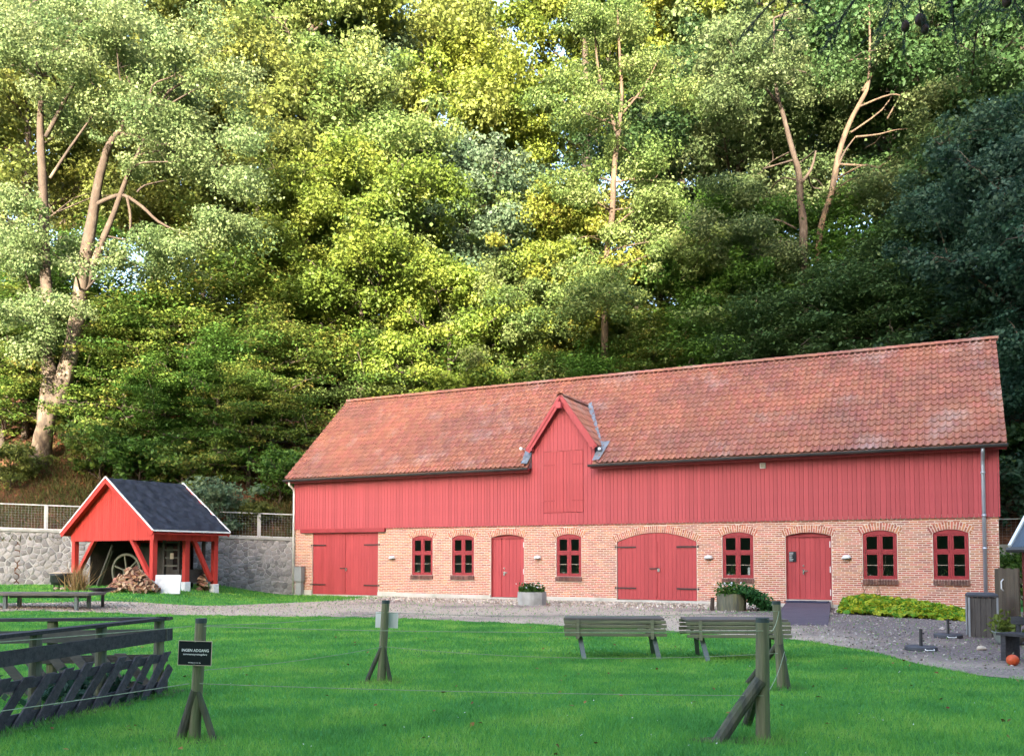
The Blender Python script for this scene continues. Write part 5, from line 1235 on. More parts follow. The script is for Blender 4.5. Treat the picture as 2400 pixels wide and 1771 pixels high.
# ================================================================== GRASS AND LITTER
def blades(n, xlo, xhi, ylo, yhi, h0, h1, wfun, seed, keep):
    rg = np.random.default_rng(seed); y = rg.uniform(ylo, yhi, n); x = rg.uniform(-1, 1, n) * (0.62 * y + 0.4)
    k = keep(x, y); x, y = x[k], y[k]; n = len(x)
    patch = np.array([mnoise.noise(Vector((a * 0.9, b * 0.9, 2.0))) for a, b in zip(x[::40], y[::40])]); patch = np.repeat(patch, 40)[:n] if n else patch
    h = rg.uniform(h0, h1, n) * (1 + 0.6 * np.resize(patch, n)); a = rg.uniform(0, 2 * np.pi, n); w = wfun(y) * rg.uniform(0.7, 1.3, n)
    z = gz(x, y) - 0.006; b = np.stack([x, y, z], -1)
    s_ = np.stack([np.cos(a) * w, np.sin(a) * w, 0 * a], -1); ln = rg.normal(0, 0.45, (n, 2)) * h[:, None]
    tip = b + np.concatenate([ln, h[:, None]], 1)
    return np.stack([b - s_, b + s_, tip], 1).reshape(-1, 3)
yard_poly = YARD
def on_lawn(x, y):
    jit = 0.14 * np.sin(x * 9.1 + y * 5.3) + 0.12 * np.sin(x * 3.7 - y * 2.9) + 0.10 * np.sin(x * 23.0 + y * 17.0)
    k = ~inside(x, y + jit, yard_poly) | (np.random.default_rng(len(x)).random(len(x)) < 0.035)
    bf = (x - A.x) * (-math.sin(ANG)) * -1 * 0 + ((x - A.x) * math.sin(-ANG) + (y - A.y) * math.cos(ANG))  # depth behind the barn front
    k &= bf < -0.05
    for fx, fy in list(PS.values()) + [(PS['R1'][0] - 0.42, PS['R1'][1])]: k &= ((x - fx) ** 2 + ((y - fy) * 1.4) ** 2 > 0.15 ** 2) | (np.sin(x * 91 + y * 57) > 0.75)
    k &= y < 36.3 + 0.158 * (x + 24.5)
    return k
V = [blades(110000, 0, 0, 5.9, 9.2, 0.022, 0.075, lambda y: 0.0036 + 0 * y, 1, on_lawn),
     blades(150000, 0, 0, 9.2, 14.5, 0.025, 0.055, lambda y: 0.00045 * y, 2, on_lawn),
     blades(170000, 0, 0, 14.5, 26.0, 0.03, 0.055, lambda y: 0.00055 * y, 3, on_lawn),
     blades(80000, 0, 0, 26.0, 38.0, 0.04, 0.08, lambda y: 0.00065 * y, 4, on_lawn)]
V = np.concatenate(V); link('grass', fast_mesh('grass', V, np.arange(len(V)).reshape(-1, 3)), M['grass'], None, kind='stuff')
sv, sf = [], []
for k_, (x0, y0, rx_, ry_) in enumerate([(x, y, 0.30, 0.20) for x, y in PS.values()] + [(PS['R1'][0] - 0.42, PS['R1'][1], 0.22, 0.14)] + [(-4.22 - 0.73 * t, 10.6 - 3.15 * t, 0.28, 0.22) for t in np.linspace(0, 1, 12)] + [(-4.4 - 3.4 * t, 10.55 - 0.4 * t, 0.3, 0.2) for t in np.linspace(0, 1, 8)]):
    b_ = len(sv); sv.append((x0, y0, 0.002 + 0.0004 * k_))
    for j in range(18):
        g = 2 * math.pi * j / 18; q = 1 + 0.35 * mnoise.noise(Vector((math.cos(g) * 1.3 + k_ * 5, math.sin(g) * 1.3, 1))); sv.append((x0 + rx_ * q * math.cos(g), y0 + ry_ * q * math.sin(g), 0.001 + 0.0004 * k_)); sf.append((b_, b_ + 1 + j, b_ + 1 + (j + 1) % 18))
link('soil_contact_shade', fast_mesh('soil_contact_shade', np.array(sv), np.array(sf)), M['soil'], None, kind='structure')  # trampled soil at the post feet; patches double as painted contact shadows, pen included
# longer tufts round the post feet and along the pen
rg = np.random.default_rng(17); feet = [(x, y, 0.22, 260) for x, y in PS.values()] + [(-4.22 - 0.73 * t, 10.6 - 3.15 * t, 0.22, 150) for t in np.linspace(0, 1, 9)] + [(1.2, 14.0, .2, 80), (2.3, 13.8, .2, 80), (3.1, 13.7, .2, 80)]
vv = []
for x0, y0, r0, n_ in feet:
    x = x0 + rg.normal(0, r0 * 0.55, n_); y = y0 - 0.02 + rg.normal(0, r0 * 0.5, n_); h = rg.uniform(0.04, 0.11, n_); a = rg.uniform(0, 6.28, n_); w = 0.0032
    b = np.stack([x, y, 0 * x - .004], -1); s_ = np.stack([np.cos(a) * w, np.sin(a) * w, 0 * a], -1); vv.append(np.stack([b - s_, b + s_, b + np.stack([rg.normal(0, .025, n_), rg.normal(0, .025, n_), h], -1)], 1).reshape(-1, 3))
V = np.concatenate(vv); link('tall_grass', fast_mesh('tall_grass', V, np.arange(len(V)).reshape(-1, 3)), M['grass'], None, kind='stuff')
# chips and pebbles on the yard
def scatter(name, n, pts, size, m, seed, flat=1.4):
    rg = np.random.default_rng(seed); v, f = leaf_cloud(n, lambda r, k: pts, size, 0.6, flat, seed); return link(name, fast_mesh(name, v, f), m, None, kind='stuff')
rg = np.random.default_rng(23); n_ = 26000; tt = rg.uniform(0, 1, n_) ** 0.8; ii = rg.integers(0, 160, n_); pt = fa[ii] + (ba[ii] - fa[ii]) * tt[:, None] + rg.normal(0, .25, (n_, 2))
pt = pt[(pt[:, 1] < 37) & (np.abs(pt[:, 0]) < 0.62 * pt[:, 1])]; sel = inside(pt[:, 0], pt[:, 1], yard_poly); pt = pt[sel]
p3 = np.concatenate([pt, (gz(pt[:, 0], pt[:, 1]) + 0.016)[:, None]], 1); scatter('gravel_stones', len(p3), p3, 0.055, M['chip'], 24, 0.8)
n_ = 190; y = rg.uniform(6.6, 20, n_); x = rg.uniform(-.58, .58, n_) * y; k = on_lawn(x, y); p3 = np.stack([x, y, gz(x, y) + 0.035], -1)[k]; scatter('fallen_leaves', len(p3), p3, 0.06, M['dead_leaf'], 25)
n_ = 320; y = rg.uniform(6.6, 22, n_); x = rg.uniform(-.58, .58, n_) * y; k = on_lawn(x, y); p3 = np.stack([x, y, gz(x, y) + 0.045], -1)[k]; scatter('daisies', len(p3), p3, 0.016, M['white'], 26)

rg = np.random.default_rng(29); n_ = 9000; u = rg.uniform(4.5, 23.5, n_); v_ = -0.12 - rg.exponential(0.75, n_); k = (v_ > -4) & ~((u > 20.5) & (u < 22.4)); u, v_ = u[k], v_[k]
c_, s_ = math.cos(ANG), math.sin(ANG); p3 = np.stack([A.x + c_ * u - s_ * v_, A.y + s_ * u + c_ * v_, 0 * u + 0.03], -1); scatter('pale_chips', len(p3), p3, 0.085, M['pale_chip'], 30, 0.6)
# dry grass on the bank above the wall, leaf litter on the slope
rg = np.random.default_rng(33); n_ = 52000; x = rg.uniform(-30, -5, n_); s_ = rg.beta(1.0, 1.7, n_) * 9; y = yb(x) + s_; k = (s_ < 7.5) | (rg.random(n_) < .2); x, y, s_ = x[k], y[k], s_[k]; n_ = len(x)
h = rg.uniform(.12, .38, n_); a = rg.uniform(0, 6.28, n_); w = 0.022; b = np.stack([x, y, hill(x, y) - .02], -1); sd = np.stack([np.cos(a) * w, np.sin(a) * w, 0 * a], -1)
V = np.stack([b - sd, b + sd, b + np.stack([rg.normal(0, .12, n_), rg.normal(-.05, .12, n_), h], -1)], 1).reshape(-1, 3); link('bank_grass', fast_mesh('bank_grass', V, np.arange(len(V)).reshape(-1, 3)), M['bank'], None, kind='stuff')
n_ = 16000; x = rg.uniform(-32, 30, n_); s_ = np.where(x < -7, rg.uniform(6.5, 22, n_), rg.uniform(1, 22, n_)); y = yb(x) + s_; p3 = np.stack([x, y, hill(x, y) + .12], -1); scatter('leaf_carpet', n_, p3, 0.22, M['dead_leaf'], 34)

# ================================================================== TREES
def crown_mesh(name, puffs, n_leaf, size, asp, up, seed, shell=0.55):
    """puffs: array (k, 7): centre, radii xyz, weight. Leaves lie mostly in the outer part of each puff."""
    rng = np.random.default_rng(seed); P_ = np.asarray(puffs, float); w = P_[:, 6] / P_[:, 6].sum(); idx = rng.choice(len(P_), n_leaf, p=w)
    d = rng.normal(size=(n_leaf, 3)); d /= np.linalg.norm(d, axis=1)[:, None]; r = rng.uniform(0, 1, n_leaf) ** (1 / (2.0 + 2 * shell)); r *= 1 + np.where(rng.random(n_leaf) < 0.16, np.abs(rng.normal(0, .45, n_leaf)), rng.normal(0, .12, n_leaf))
    c = P_[idx, :3] + d * P_[idx, 3:6] * r[:, None]
    nrm = d * 0.55 + rng.normal(size=(n_leaf, 3)) * 0.55; nrm[:, 2] += up; nrm /= np.linalg.norm(nrm, axis=1)[:, None]
    a = rng.normal(size=(n_leaf, 3)); a[:, 2] -= 0.4; a -= nrm * (a * nrm).sum(1)[:, None]; a /= np.linalg.norm(a, axis=1)[:, None]; b = np.cross(nrm, a); L_ = size * (0.55 + 1.0 * rng.random(n_leaf) ** 1.5)[:, None]
    v = np.stack([c - a * L_ * .5, c + b * L_ * asp * .5 + nrm * L_ * .1, c + a * L_ * .5, c - b * L_ * asp * .5 + nrm * L_ * .1], 1).reshape(-1, 3)
    me = fast_mesh(name, v, np.arange(n_leaf * 4).reshape(-1, 4))
    pt_ = rng.uniform(0, 1, len(P_)); at_ = me.attributes.new('tint', 'FLOAT', 'FACE'); at_.data.foreach_set('value', pt_[idx].astype(np.float32))
    return me
def tree_proto(seed, H, crown_lo, rad, n_leaf, size, style):
    """returns (trunk mesh, crown mesh): tapered bent trunk with limbs, leaf puffs at the limb ends"""
    rg = random.Random(seed); mb = MB(); puffs = []
    r0 = H * 0.017 + 0.03; ax = [rg.uniform(-1, 1) * 0.035 * H, rg.uniform(-1, 1) * 0.03 * H]
    tp = lambda t: Vector((ax[0] * math.sin(t * 2.4) + 0.012 * H * math.sin(t * 7 + seed), ax[1] * math.sin(t * 2.1 + 0.5) - ax[1] * math.sin(0.5), H * 0.93 * t))
    ts = np.linspace(0, 1, 13); mb.tube([tp(t) - Vector((0, 0, 0.5 if t == 0 else 0)) for t in ts], [r0 * (1.35 if t == 0 else 1) * (1 - 0.86 * t) for t in ts], 9, wob=0.04)
    nl = {'broad': 17, 'tall': 15, 'beech': 26}[style]
    for k in range(nl):
        t = crown_lo + (0.98 - crown_lo) * (k + rg.random() * 0.7) / nl; base = tp(t * 0.97); az = k * 2.4 + rg.uniform(-.5, .5)
        q = (t - crown_lo) / (1 - crown_lo)
        prof = {'broad': math.sin(math.pi * min(0.16 + q * 0.86, 1)) ** 0.7, 'tall': math.sin(math.pi * min(0.22 + q * 0.80, 1)) ** 0.8, 'beech': (1 - q) ** 0.75 * 0.95 + 0.12}[style]
        ln = rad * prof * rg.uniform(0.75, 1.15); rise = {'broad': rg.uniform(0.15, 0.75), 'tall': rg.uniform(0.35, 0.95), 'beech': rg.uniform(0.0, 0.28)}[style]
        dr = Vector((math.cos(az), math.sin(az), rise)); pts = [base]
        for j in range(1, 5): pts.append(base + Vector((dr.x, dr.y, 0)) * ln * j / 4 + Vector((rg.uniform(-.06, .06) * ln, rg.uniform(-.06, .06) * ln, dr.z * ln * (j / 4) ** (0.8 if style != 'beech' else 1.2) + rg.uniform(-.03, .03) * ln)))
        rb = r0 * (1 - 0.86 * t) * 0.55; mb.tube(pts, [rb, rb * .75, rb * .5, rb * .32, rb * .12], 5, cap=False)
        nb = {'broad': 11, 'tall': 10, 'beech': 7}[style]
        for j in range(nb):
            s_ = 0.30 + 0.75 * (j + rg.random()) / nb; i0 = min(int(s_ * 4), 3); p = pts[i0].lerp(pts[i0 + 1], min(s_ * 4 - i0, 1.2))
            off = Vector((rg.gauss(0, .20), rg.gauss(0, .20), rg.gauss(0.06 if style != 'beech' else -0.03, .12 if style != 'beech' else .17))) * rad * (0.9 if style != 'beech' else 0.6); e_ = p + off
            mb.tube([p, p.lerp(e_, .5) + Vector((0, 0, .05 * rad)), e_], [rb * .28, rb * .2, rb * .06], 4, cap=False)
            if style == 'beech': rr = rad * (0.10 + 0.20 * rg.random() ** 1.6); puffs.append((e_.x, e_.y, e_.z, rr * 1.2, rr * 1.2, rr * rg.uniform(0.14, 0.38), rr * rr))
            else: rr = rad * (0.08 + 0.18 * rg.random() ** 1.5); puffs.append((e_.x, e_.y, e_.z, rr * rg.uniform(.85, 1.3), rr * rg.uniform(.85, 1.3), rr * rg.uniform(0.5, 0.85), rr * rr))
    top = tp(1.0)
    for j in range(5): rr = rad * 0.2; puffs.append((top.x + rg.gauss(0, .1) * rad, top.y + rg.gauss(0, .1) * rad, top.z + rg.uniform(-.1, .12) * rad, rr, rr, rr * .6, rr * rr * .7))
    asp, up = {'broad': (0.8, 0.5), 'tall': (0.8, 0.5), 'beech': (0.62, 1.3)}[style]
    return mb.mesh('trunk', True), crown_mesh('crown', puffs, n_leaf, size, asp, up, seed)
PROTO = {'broad': [tree_proto(s, 17, 0.30, 5.2, 66000, 0.175, 'broad') for s in (11, 12, 13)],
         'tall': [tree_proto(s, 22, 0.42, 4.4, 56000, 0.185, 'tall') for s in (21, 22, 23)],
         'beech': [tree_proto(s, 8, 0.10, 3.6, 30000, 0.145, 'beech') for s in (31, 32, 33)],
         'shrub': [tree_proto(s, 2.6, 0.05, 1.7, 5000, 0.15, 'broad') for s in (41, 42)]}
NAME = {'broad': 'broadleaf_tree', 'tall': 'tall_tree', 'beech': 'young_beech', 'shrub': 'shrub'}
cnt = {}
def plant(kind, px, Y, sc, leaf, label, group=None, bark='bark_dark', dz=0.0, squash=1.0, var=None):
    x = (px * D - PCX) / F_PX * Y; z_ = float(hill(x, Y)) if Y > yb(x) else float(gz(x, Y)); k = cnt.get(kind, 0); cnt[kind] = k + 1
    tm, cm = PROTO[kind][(k if var is None else var) % len(PROTO[kind])]
    e = empty(NAME[kind], (x, Y, z_ - 0.1 + dz), random.uniform(0, 6.28), label=label, cat='shrub' if kind == 'shrub' else 'tree', group=group)
    e.scale = (sc * random.uniform(.94, 1.06), sc * random.uniform(.94, 1.06), sc * squash)
    link('trunk', tm, M[bark], e); link('crown', cm, LEAF[leaf], e)
    return e
TREES = [
    # crest row
    ('tall', -60, 66, 1.10, 'grey', 'grey green tree at the crest behind the forked old maple, outermost'), ('broad', 120, 70, 1.25, 'grey', 'grey green tree at the crest above the forked old maple'),
    ('tall', 330, 66, 1.05, 'olive', 'olive tree at the crest between the forked maple and the next grey crown'), ('tall', 470, 69, 1.12, 'grey', 'grey olive tree with dark limbs at the crest behind the arching maple branch'),
    ('tall', 660, 66, 1.10, 'pale', 'pale green crown high on the crest above the ochre trees'), ('tall', 800, 70, 1.02, 'blue', 'blue green rounded crown on the crest next to the sky gap'),
    ('broad', 955, 72, 1.12, 'olive', 'thin olive crown right under the first sky gap'), ('tall', 1035, 68, 0.90, 'yellow', 'yellow green feathery crown between the two sky gaps'),
    ('broad', 1150, 70, 1.15, 'yellow', 'yellow green crown under the larger sky gap'), ('tall', 1285, 66, 1.08, 'yellow', 'bright yellow green crest tree with a slender dark stem'),
    ('tall', 1400, 70, 1.15, 'pale', 'pale green crest tree with forked upper branches'), ('tall', 1520, 66, 1.15, 'autumn', 'orange tinted crest tree behind the dark hollow'),
    ('tall', 1650, 68, 1.20, 'grey', 'grey green crest tree behind the leaning pale stem'), ('broad', 1800, 64, 1.45, 'grey', 'grey green crest tree between the two pale stems'),
    ('tall', 1930, 62, 1.25, 'olive', 'olive crest tree above the bare twiggy branches'), ('broad', 2080, 58, 1.55, 'olive', 'olive yellow crest tree behind the spruce cones'), ('tall', 2230, 54, 1.35, 'pale', 'pale green crest tree behind the dark teal tree'),
    # middle of the slope
    ('broad', 20, 52, 1.15, 'olive', 'olive tree on the slope partly hidden by the forked old maple'), ('broad', 330, 55, 1.05, 'olive', 'rusty olive tree behind the arching branch of the old maple'),
    ('broad', 560, 54, 1.15, 'olive', 'ochre olive tree on the slope above the young beeches'), ('broad', 720, 57, 1.10, 'pale', 'pale green rounded tree high above the barn gable'),
    ('broad', 860, 53, 1.10, 'pale', 'light green tree rising behind the bright yellow green maple'), ('broad', 1010, 56, 1.10, 'blue', 'pale blue green tree on the slope above the dormer'),
    ('broad', 1130, 58, 0.82, 'yellow', 'yellow olive tree below the larger sky gap'), ('broad', 1500, 56, 1.15, 'deep', 'deep green tree filling the dark hollow of the wood'),
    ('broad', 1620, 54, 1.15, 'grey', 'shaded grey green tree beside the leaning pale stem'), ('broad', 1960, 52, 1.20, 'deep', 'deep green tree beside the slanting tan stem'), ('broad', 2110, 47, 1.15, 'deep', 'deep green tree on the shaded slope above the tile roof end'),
    # front of the slope
    ('broad', 790, 49, 0.95, 'yellow', 'bright yellow green maple in the middle of the slope'), ('broad', 660, 50, 0.78, 'yellow', 'smaller yellow green tree with a dark hole of sky beside it'),
    ('broad', 980, 49.5, 0.80, 'yellow', 'yellow green tree spreading above the barn roof'), ('broad', 1250, 51, 0.88, 'autumn', 'autumn yellow tree with orange twigs beside the tan trunk'),
    ('broad', 1130, 50, 0.72, 'pale', 'light green tree between yellow maple and the tan trunk'), ('broad', 1450, 49, 0.78, 'pale', 'light green leafy tree just beyond the tan trunk'),
    ('broad', 1600, 48, 0.75, 'fresh', 'fresh green tree below the leaning pale stem'), 
    # young beeches of the understorey
    ('beech', 260, 43.5, 0.95, 'beech', 'young layered beech beside the old maple foot'), ('beech', 190, 47.5, 1.2, 'fresh', 'fresh green young beech behind the maple fork'), ('beech', 360, 45.5, 1.05, 'beech', 'layered young beech above the open shed roof'),
    ('beech', 460, 43.0, 0.85, 'fresh', 'low fresh green beech beside the dark round shrub'), ('beech', 520, 48.0, 1.25, 'beech', 'tall layered young beech left standing over red leaf litter'), ('beech', 590, 44.5, 0.95, 'beech', 'young beech close to the barn gable'),
    ('beech', 420, 51, 1.25, 'beech', 'young beech under the arching maple branch'), ('beech', 660, 49, 1.05, 'beech', 'young beech below the small sky hole'), ('beech', 740, 50.5, 1.1, 'beech', 'young beech behind the tiled roof end'), ('beech', 690, 53, 1.3, 'olive', 'olive tinged young beech high behind the gable'),
    ('beech', 830, 49, 0.95, 'pale', 'pale young beech behind the roof ridge nearest the gable'), ('beech', 930, 50, 1.1, 'beech', 'young beech with yellow tips behind the ridge'), ('beech', 1060, 48, 0.95, 'fresh', 'fresh green beech spray over the ridge before the dormer'), ('beech', 1010, 52, 1.2, 'beech', 'young beech with hanging yellow leaves at the dark hollow'),
    ('beech', 1180, 47.5, 1.0, 'beech', 'young beech above the dormer apex'), ('beech', 1300, 46.5, 0.95, 'fresh', 'fresh green beech at the foot of the tan trunk'), ('beech', 1230, 51, 1.3, 'pale', 'pale thin stemmed beech with bare twigs'), ('beech', 1420, 46.5, 1.05, 'beech', 'layered beech behind the middle of the ridge'),
    ('beech', 1540, 46, 1.1, 'fresh', 'shaded fresh green beech behind the ridge'), ('beech', 1510, 49, 1.3, 'pale', 'pale green beech beside the tan trunk, higher up'), ('beech', 1660, 44.5, 1.1, 'deep', 'shaded layered beech under the leaning pale stem'), ('beech', 1700, 48, 1.3, 'fresh', 'green beech with flat sprays at the pale stem foot'),
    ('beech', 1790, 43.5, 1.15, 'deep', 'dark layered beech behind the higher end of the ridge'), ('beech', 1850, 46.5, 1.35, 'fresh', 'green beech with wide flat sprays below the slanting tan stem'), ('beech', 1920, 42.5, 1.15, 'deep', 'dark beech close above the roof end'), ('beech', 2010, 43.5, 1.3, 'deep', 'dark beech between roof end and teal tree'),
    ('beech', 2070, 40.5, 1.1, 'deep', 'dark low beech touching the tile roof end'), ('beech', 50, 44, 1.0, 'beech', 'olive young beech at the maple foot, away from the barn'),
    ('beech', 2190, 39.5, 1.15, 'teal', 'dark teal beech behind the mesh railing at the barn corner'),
    # near, in deep shade beside the barn
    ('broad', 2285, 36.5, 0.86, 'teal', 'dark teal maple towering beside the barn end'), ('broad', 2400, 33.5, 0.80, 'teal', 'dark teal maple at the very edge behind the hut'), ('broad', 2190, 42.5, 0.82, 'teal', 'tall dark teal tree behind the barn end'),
]
for i_, t_ in enumerate(TREES): plant(t_[0], t_[1], t_[2], t_[3] * (1.34 if i_ < 17 and i_ not in (6, 8) else 1.62 if i_ == 6 else 0.95 if i_ == 8 else 1.08), t_[4], t_[5], group={'tall': 'tall trees along the crest', 'broad': 'broadleaf trees on the slope', 'beech': 'young beeches on the slope'}[t_[0]])
plant('shrub', 468, 38.6, 0.95, 'blue', 'dark blue green rounded shrub behind the mesh railing by the shed roof', dz=-0.2, var=0)
plant('shrub', 2236, 29.5, 0.75, 'fresh', 'small green bush between the plank gate and the hut', var=1)
plant('shrub', 300, 40.6, 1.0, 'fresh', 'fresh green bush on the bank just above the shed apex', var=1)
plant('shrub', 215, 41.2, 1.1, 'beech', 'yellowish bush on the bank between the old maple and the shed', var=0)
plant('shrub', 395, 41.0, 0.9, 'beech', 'olive green bush on the bank behind the shed ridge end', var=1)
plant('shrub', 610, 41.2, 1.0, 'fresh', 'green bush tucked behind the barn gable', var=0)
plant('shrub', 20, 40.0, 0.8, 'olive', 'olive scrub on the bank at the outer side of the old maple', var=0)
plant('beech', 330, 42.2, 0.75, 'fresh', 'small fresh green beech low on the bank behind the shed', group='young beeches on the slope')
plant('beech', 540, 42.0, 0.8, 'beech', 'small beech low on the bank between shrub and barn gable', group='young beeches on the slope')
plant('beech', 0, 43.2, 0.9, 'beech', 'yellowish beech filling the bank at the outer side of the maple foot', group='young beeches on the slope')
plant('beech', 55, 46.5, 1.1, 'fresh', 'fresh green beech behind the outer stem of the old maple', group='young beeches on the slope')
plant('beech', 150, 44.0, 0.7, 'fresh', 'small fresh beech right beside the base of the old maple', group='young beeches on the slope')
plant('shrub', 2205, 36.0, 1.35, 'deep', 'dark bush behind the mesh railing beside the downpipe corner', var=0)
plant('shrub', 2240, 35.0, 1.2, 'teal', 'dark teal bush behind the mesh railing over the hut roof', var=1)
plant('shrub', 560, 39.3, 0.55, 'olive', 'low olive bush on the bank beside the barn gable', dz=-0.1, var=1)

# the three trees whose stems show: built to their own shape
def hero(name, label, bark, leaf, Y, stems, puffs, n_leaf, size, seed, branches=()):
    b0 = stems[0][0][0]; base = at(b0[0] * D, b0[1] * D, Y); base.z = float(hill(base.x, base.y)) - 0.1
    e = empty(name, base, 0, label=label, cat='tree'); rg = random.Random(seed)
    def path(pts, dyo):
        r_ = []
        for i_, p in enumerate(pts): jj = 3.5 if 0 < i_ < len(pts) - 1 else 0; r_.append(at((p[0] + math.sin(i_ * 2.3 + p[1]) * jj) * D, p[1] * D, Y + math.sin(i_ * 1.7 + p[0]) * 0.12 * (jj > 0)) - base)
        return r_
    def smoothpath(pts, rad, n=3):
        out, ro = [], []
        for i_ in range(len(pts) - 1):
            p0, p1_, p2_, p3_ = pts[max(i_ - 1, 0)], pts[i_], pts[i_ + 1], pts[min(i_ + 2, len(pts) - 1)]
            for j in range(n):
                t = j / n; out.append(0.5 * ((2 * p1_) + (p2_ - p0) * t + (2 * p0 - 5 * p1_ + 4 * p2_ - p3_) * t * t + (3 * p1_ - p0 - 3 * p2_ + p3_) * t ** 3)); ro.append(rad[i_] + (rad[i_ + 1] - rad[i_]) * t)
        out.append(pts[-1]); ro.append(rad[-1]); return out, ro
    k = D / F_PX * Y / 2 * (0.84 if bark == 'bark' and Y < 43 else 0.68)
    mb = MB()
    for si_, (pts, wd) in enumerate(stems):
        pp_, rr_ = smoothpath(path(pts, 0), [w_ * k for w_ in wd])
        if si_ == 0:
            if pp_[0].z > 0.8: pp_.insert(0, Vector((pp_[0].x * 0.5, 0, -0.3))); rr_.insert(0, rr_[0] * 1.2)
            else: pp_[0] = pp_[0] - Vector((0, 0, 0.6)); rr_[0] *= 1.25
        mb.tube(pp_, rr_, 14, wob=0.10)
    mb.build('trunk', M[bark], e, smooth=True)
    for pts, wd in branches:
        pp_, rr_ = smoothpath(path(pts, 0), [w_ * k for w_ in wd]); MB().tube(pp_, rr_, 7, wob=0.06).build('branch', M['bark_dark' if (bark == 'bark' and pts[-1][1] < pts[0][1]) else bark], e, smooth=True)
    pf = []
    for cx, cy, rx, ry, n_, dy in puffs:
        for _ in range(n_):
            a = rg.uniform(0, 6.28); t = rg.random() ** 0.5; px_, py_ = cx + rx * t * math.cos(a), cy + ry * t * math.sin(a); p = at(px_ * D, py_ * D, Y + dy + rg.uniform(-2.6, 2.2)) - base; r_ = 0.35 + 0.75 * rg.random() ** 1.4
            for q_ in range(2): pf.append((p.x + rg.gauss(0, .4) * q_, p.y + rg.gauss(0, .4) * q_, p.z + rg.gauss(0, .3) * q_, r_ * rg.uniform(.9, 1.4), r_ * rg.uniform(.9, 1.3), r_ * rg.uniform(.4, .75), r_ * r_))
    nodes = [q for pts, wd in stems for q in smoothpath(path(pts, 0), list(wd))[0]]
    mb = MB()
    for q in pf[::5]:
        c = Vector(q[:3]); lower = [n_ for n_ in nodes if n_.z < c.z + 0.3] or nodes; b_ = min(lower, key=lambda n_: (n_ - c).length); ln = (c - b_).length
        if ln > 4.2: continue
        m1 = b_.lerp(c, .4) + Vector((rg.gauss(0, .12), rg.gauss(0, .12), rg.uniform(-.02, .14))) * ln; m2 = b_.lerp(c, .75) + Vector((rg.gauss(0, .10), rg.gauss(0, .10), rg.uniform(-.04, .10))) * ln
        r_ = 0.028 + 0.010 * ln; tp_, tr_ = smoothpath([b_, m1, m2, c, c + (c - m2) * .6 + Vector((rg.gauss(0, .15), rg.gauss(0, .15), rg.gauss(.1, .15)))], [r_, r_ * .72, r_ * .48, r_ * .28, r_ * .06], 4); mb.tube(tp_, tr_, 5, cap=False, wob=0.08)
        for _ in range(3):
            i_ = rg.randrange(5, len(tp_) - 2); q1 = tp_[i_]; q3 = q1 + Vector((rg.gauss(0, .5), rg.gauss(0, .4), rg.gauss(.25, .3))); mb.tube([q1, q1.lerp(q3, .5) + Vector((rg.gauss(0, .08), 0, rg.gauss(0, .08))), q3], [tr_[i_] * .6, tr_[i_] * .4, tr_[i_] * .1], 4, cap=False)
    mb.build('twigs', M['bark_dark' if bark == 'bark' else bark], e, smooth=True, kind='stuff')
    link('crown', crown_mesh('crown', pf, n_leaf, size, 0.75, 0.55, seed), LEAF[leaf], e)
    return e
hero('old_maple', 'big old maple forking low into two pale trunks beside the open shed', 'bark', 'grey', 42,
     [([(88, 1000), (97, 930), (108, 850), (103, 760), (105, 660), (98, 560), (94, 420), (88, 330), (90, 270), (88, 200), (84, 150), (70, 105), (62, 55)], [50, 46, 42, 33, 29, 26, 22, 19, 16, 13, 10, 7, 3]),
      ([(104, 900), (135, 850), (155, 780), (172, 690), (180, 610), (196, 500), (212, 410), (232, 330), (255, 295), (268, 285)], [40, 42, 40, 36, 32, 28, 23, 19, 14, 9]),
      ([(180, 650), (200, 600), (222, 540), (248, 460), (282, 380), (312, 320), (330, 260)], [22, 20, 17, 13, 11, 8, 5])],
     [(150, 60, 200, 85, 44, 0), (60, 60, 80, 60, 10, 0), (330, 130, 190, 90, 28, 0), (420, 230, 130, 70, 16, 0), (170, 215, 120, 70, 14, 1), (490, 350, 90, 60, 14, 0), (330, 330, 110, 50, 10, 0.5), (40, 470, 60, 55, 10, 0), (60, 560, 60, 60, 9, -0.5), (200, 560, 60, 55, 8, -1), (330, 560, 110, 50, 13, 0), (480, 520, 90, 55, 9, 0), (70, 690, 75, 50, 10, -1), (40, 770, 55, 60, 8, -0.5), (140, 700, 30, 30, 2, -1.5)], 100000, 0.135, 77,
     [([(205, 450), (240, 432), (275, 428), (310, 452), (350, 485), (402, 512)], [12, 11, 10, 9, 7, 3]), ([(278, 432), (282, 470), (284, 512)], [8, 7, 5]), ([(262, 290), (274, 250), (292, 205), (330, 150)], [12, 10, 7, 3]), ([(320, 290), (350, 220), (400, 180), (480, 170)], [9, 7, 5, 2]), ([(262, 292), (300, 298), (370, 318), (450, 345), (540, 392)], [13, 11, 8, 6, 2]),
      ([(88, 200), (70, 160), (40, 140), (14, 150)], [12, 9, 6, 3]), ([(88, 175), (70, 110), (45, 80)], [10, 7, 3]), ([(100, 300), (150, 210), (185, 130), (195, 105)], [12, 10, 8, 5]), ([(110, 390), (150, 325), (230, 215)], [9, 7, 3]), ([(300, 420), (320, 405), (360, 395)], [6, 4, 2]), ([(70, 640), (60, 600), (50, 560)], [6, 5, 3]), ([(100, 545), (60, 500), (20, 430)], [9, 7, 3])])
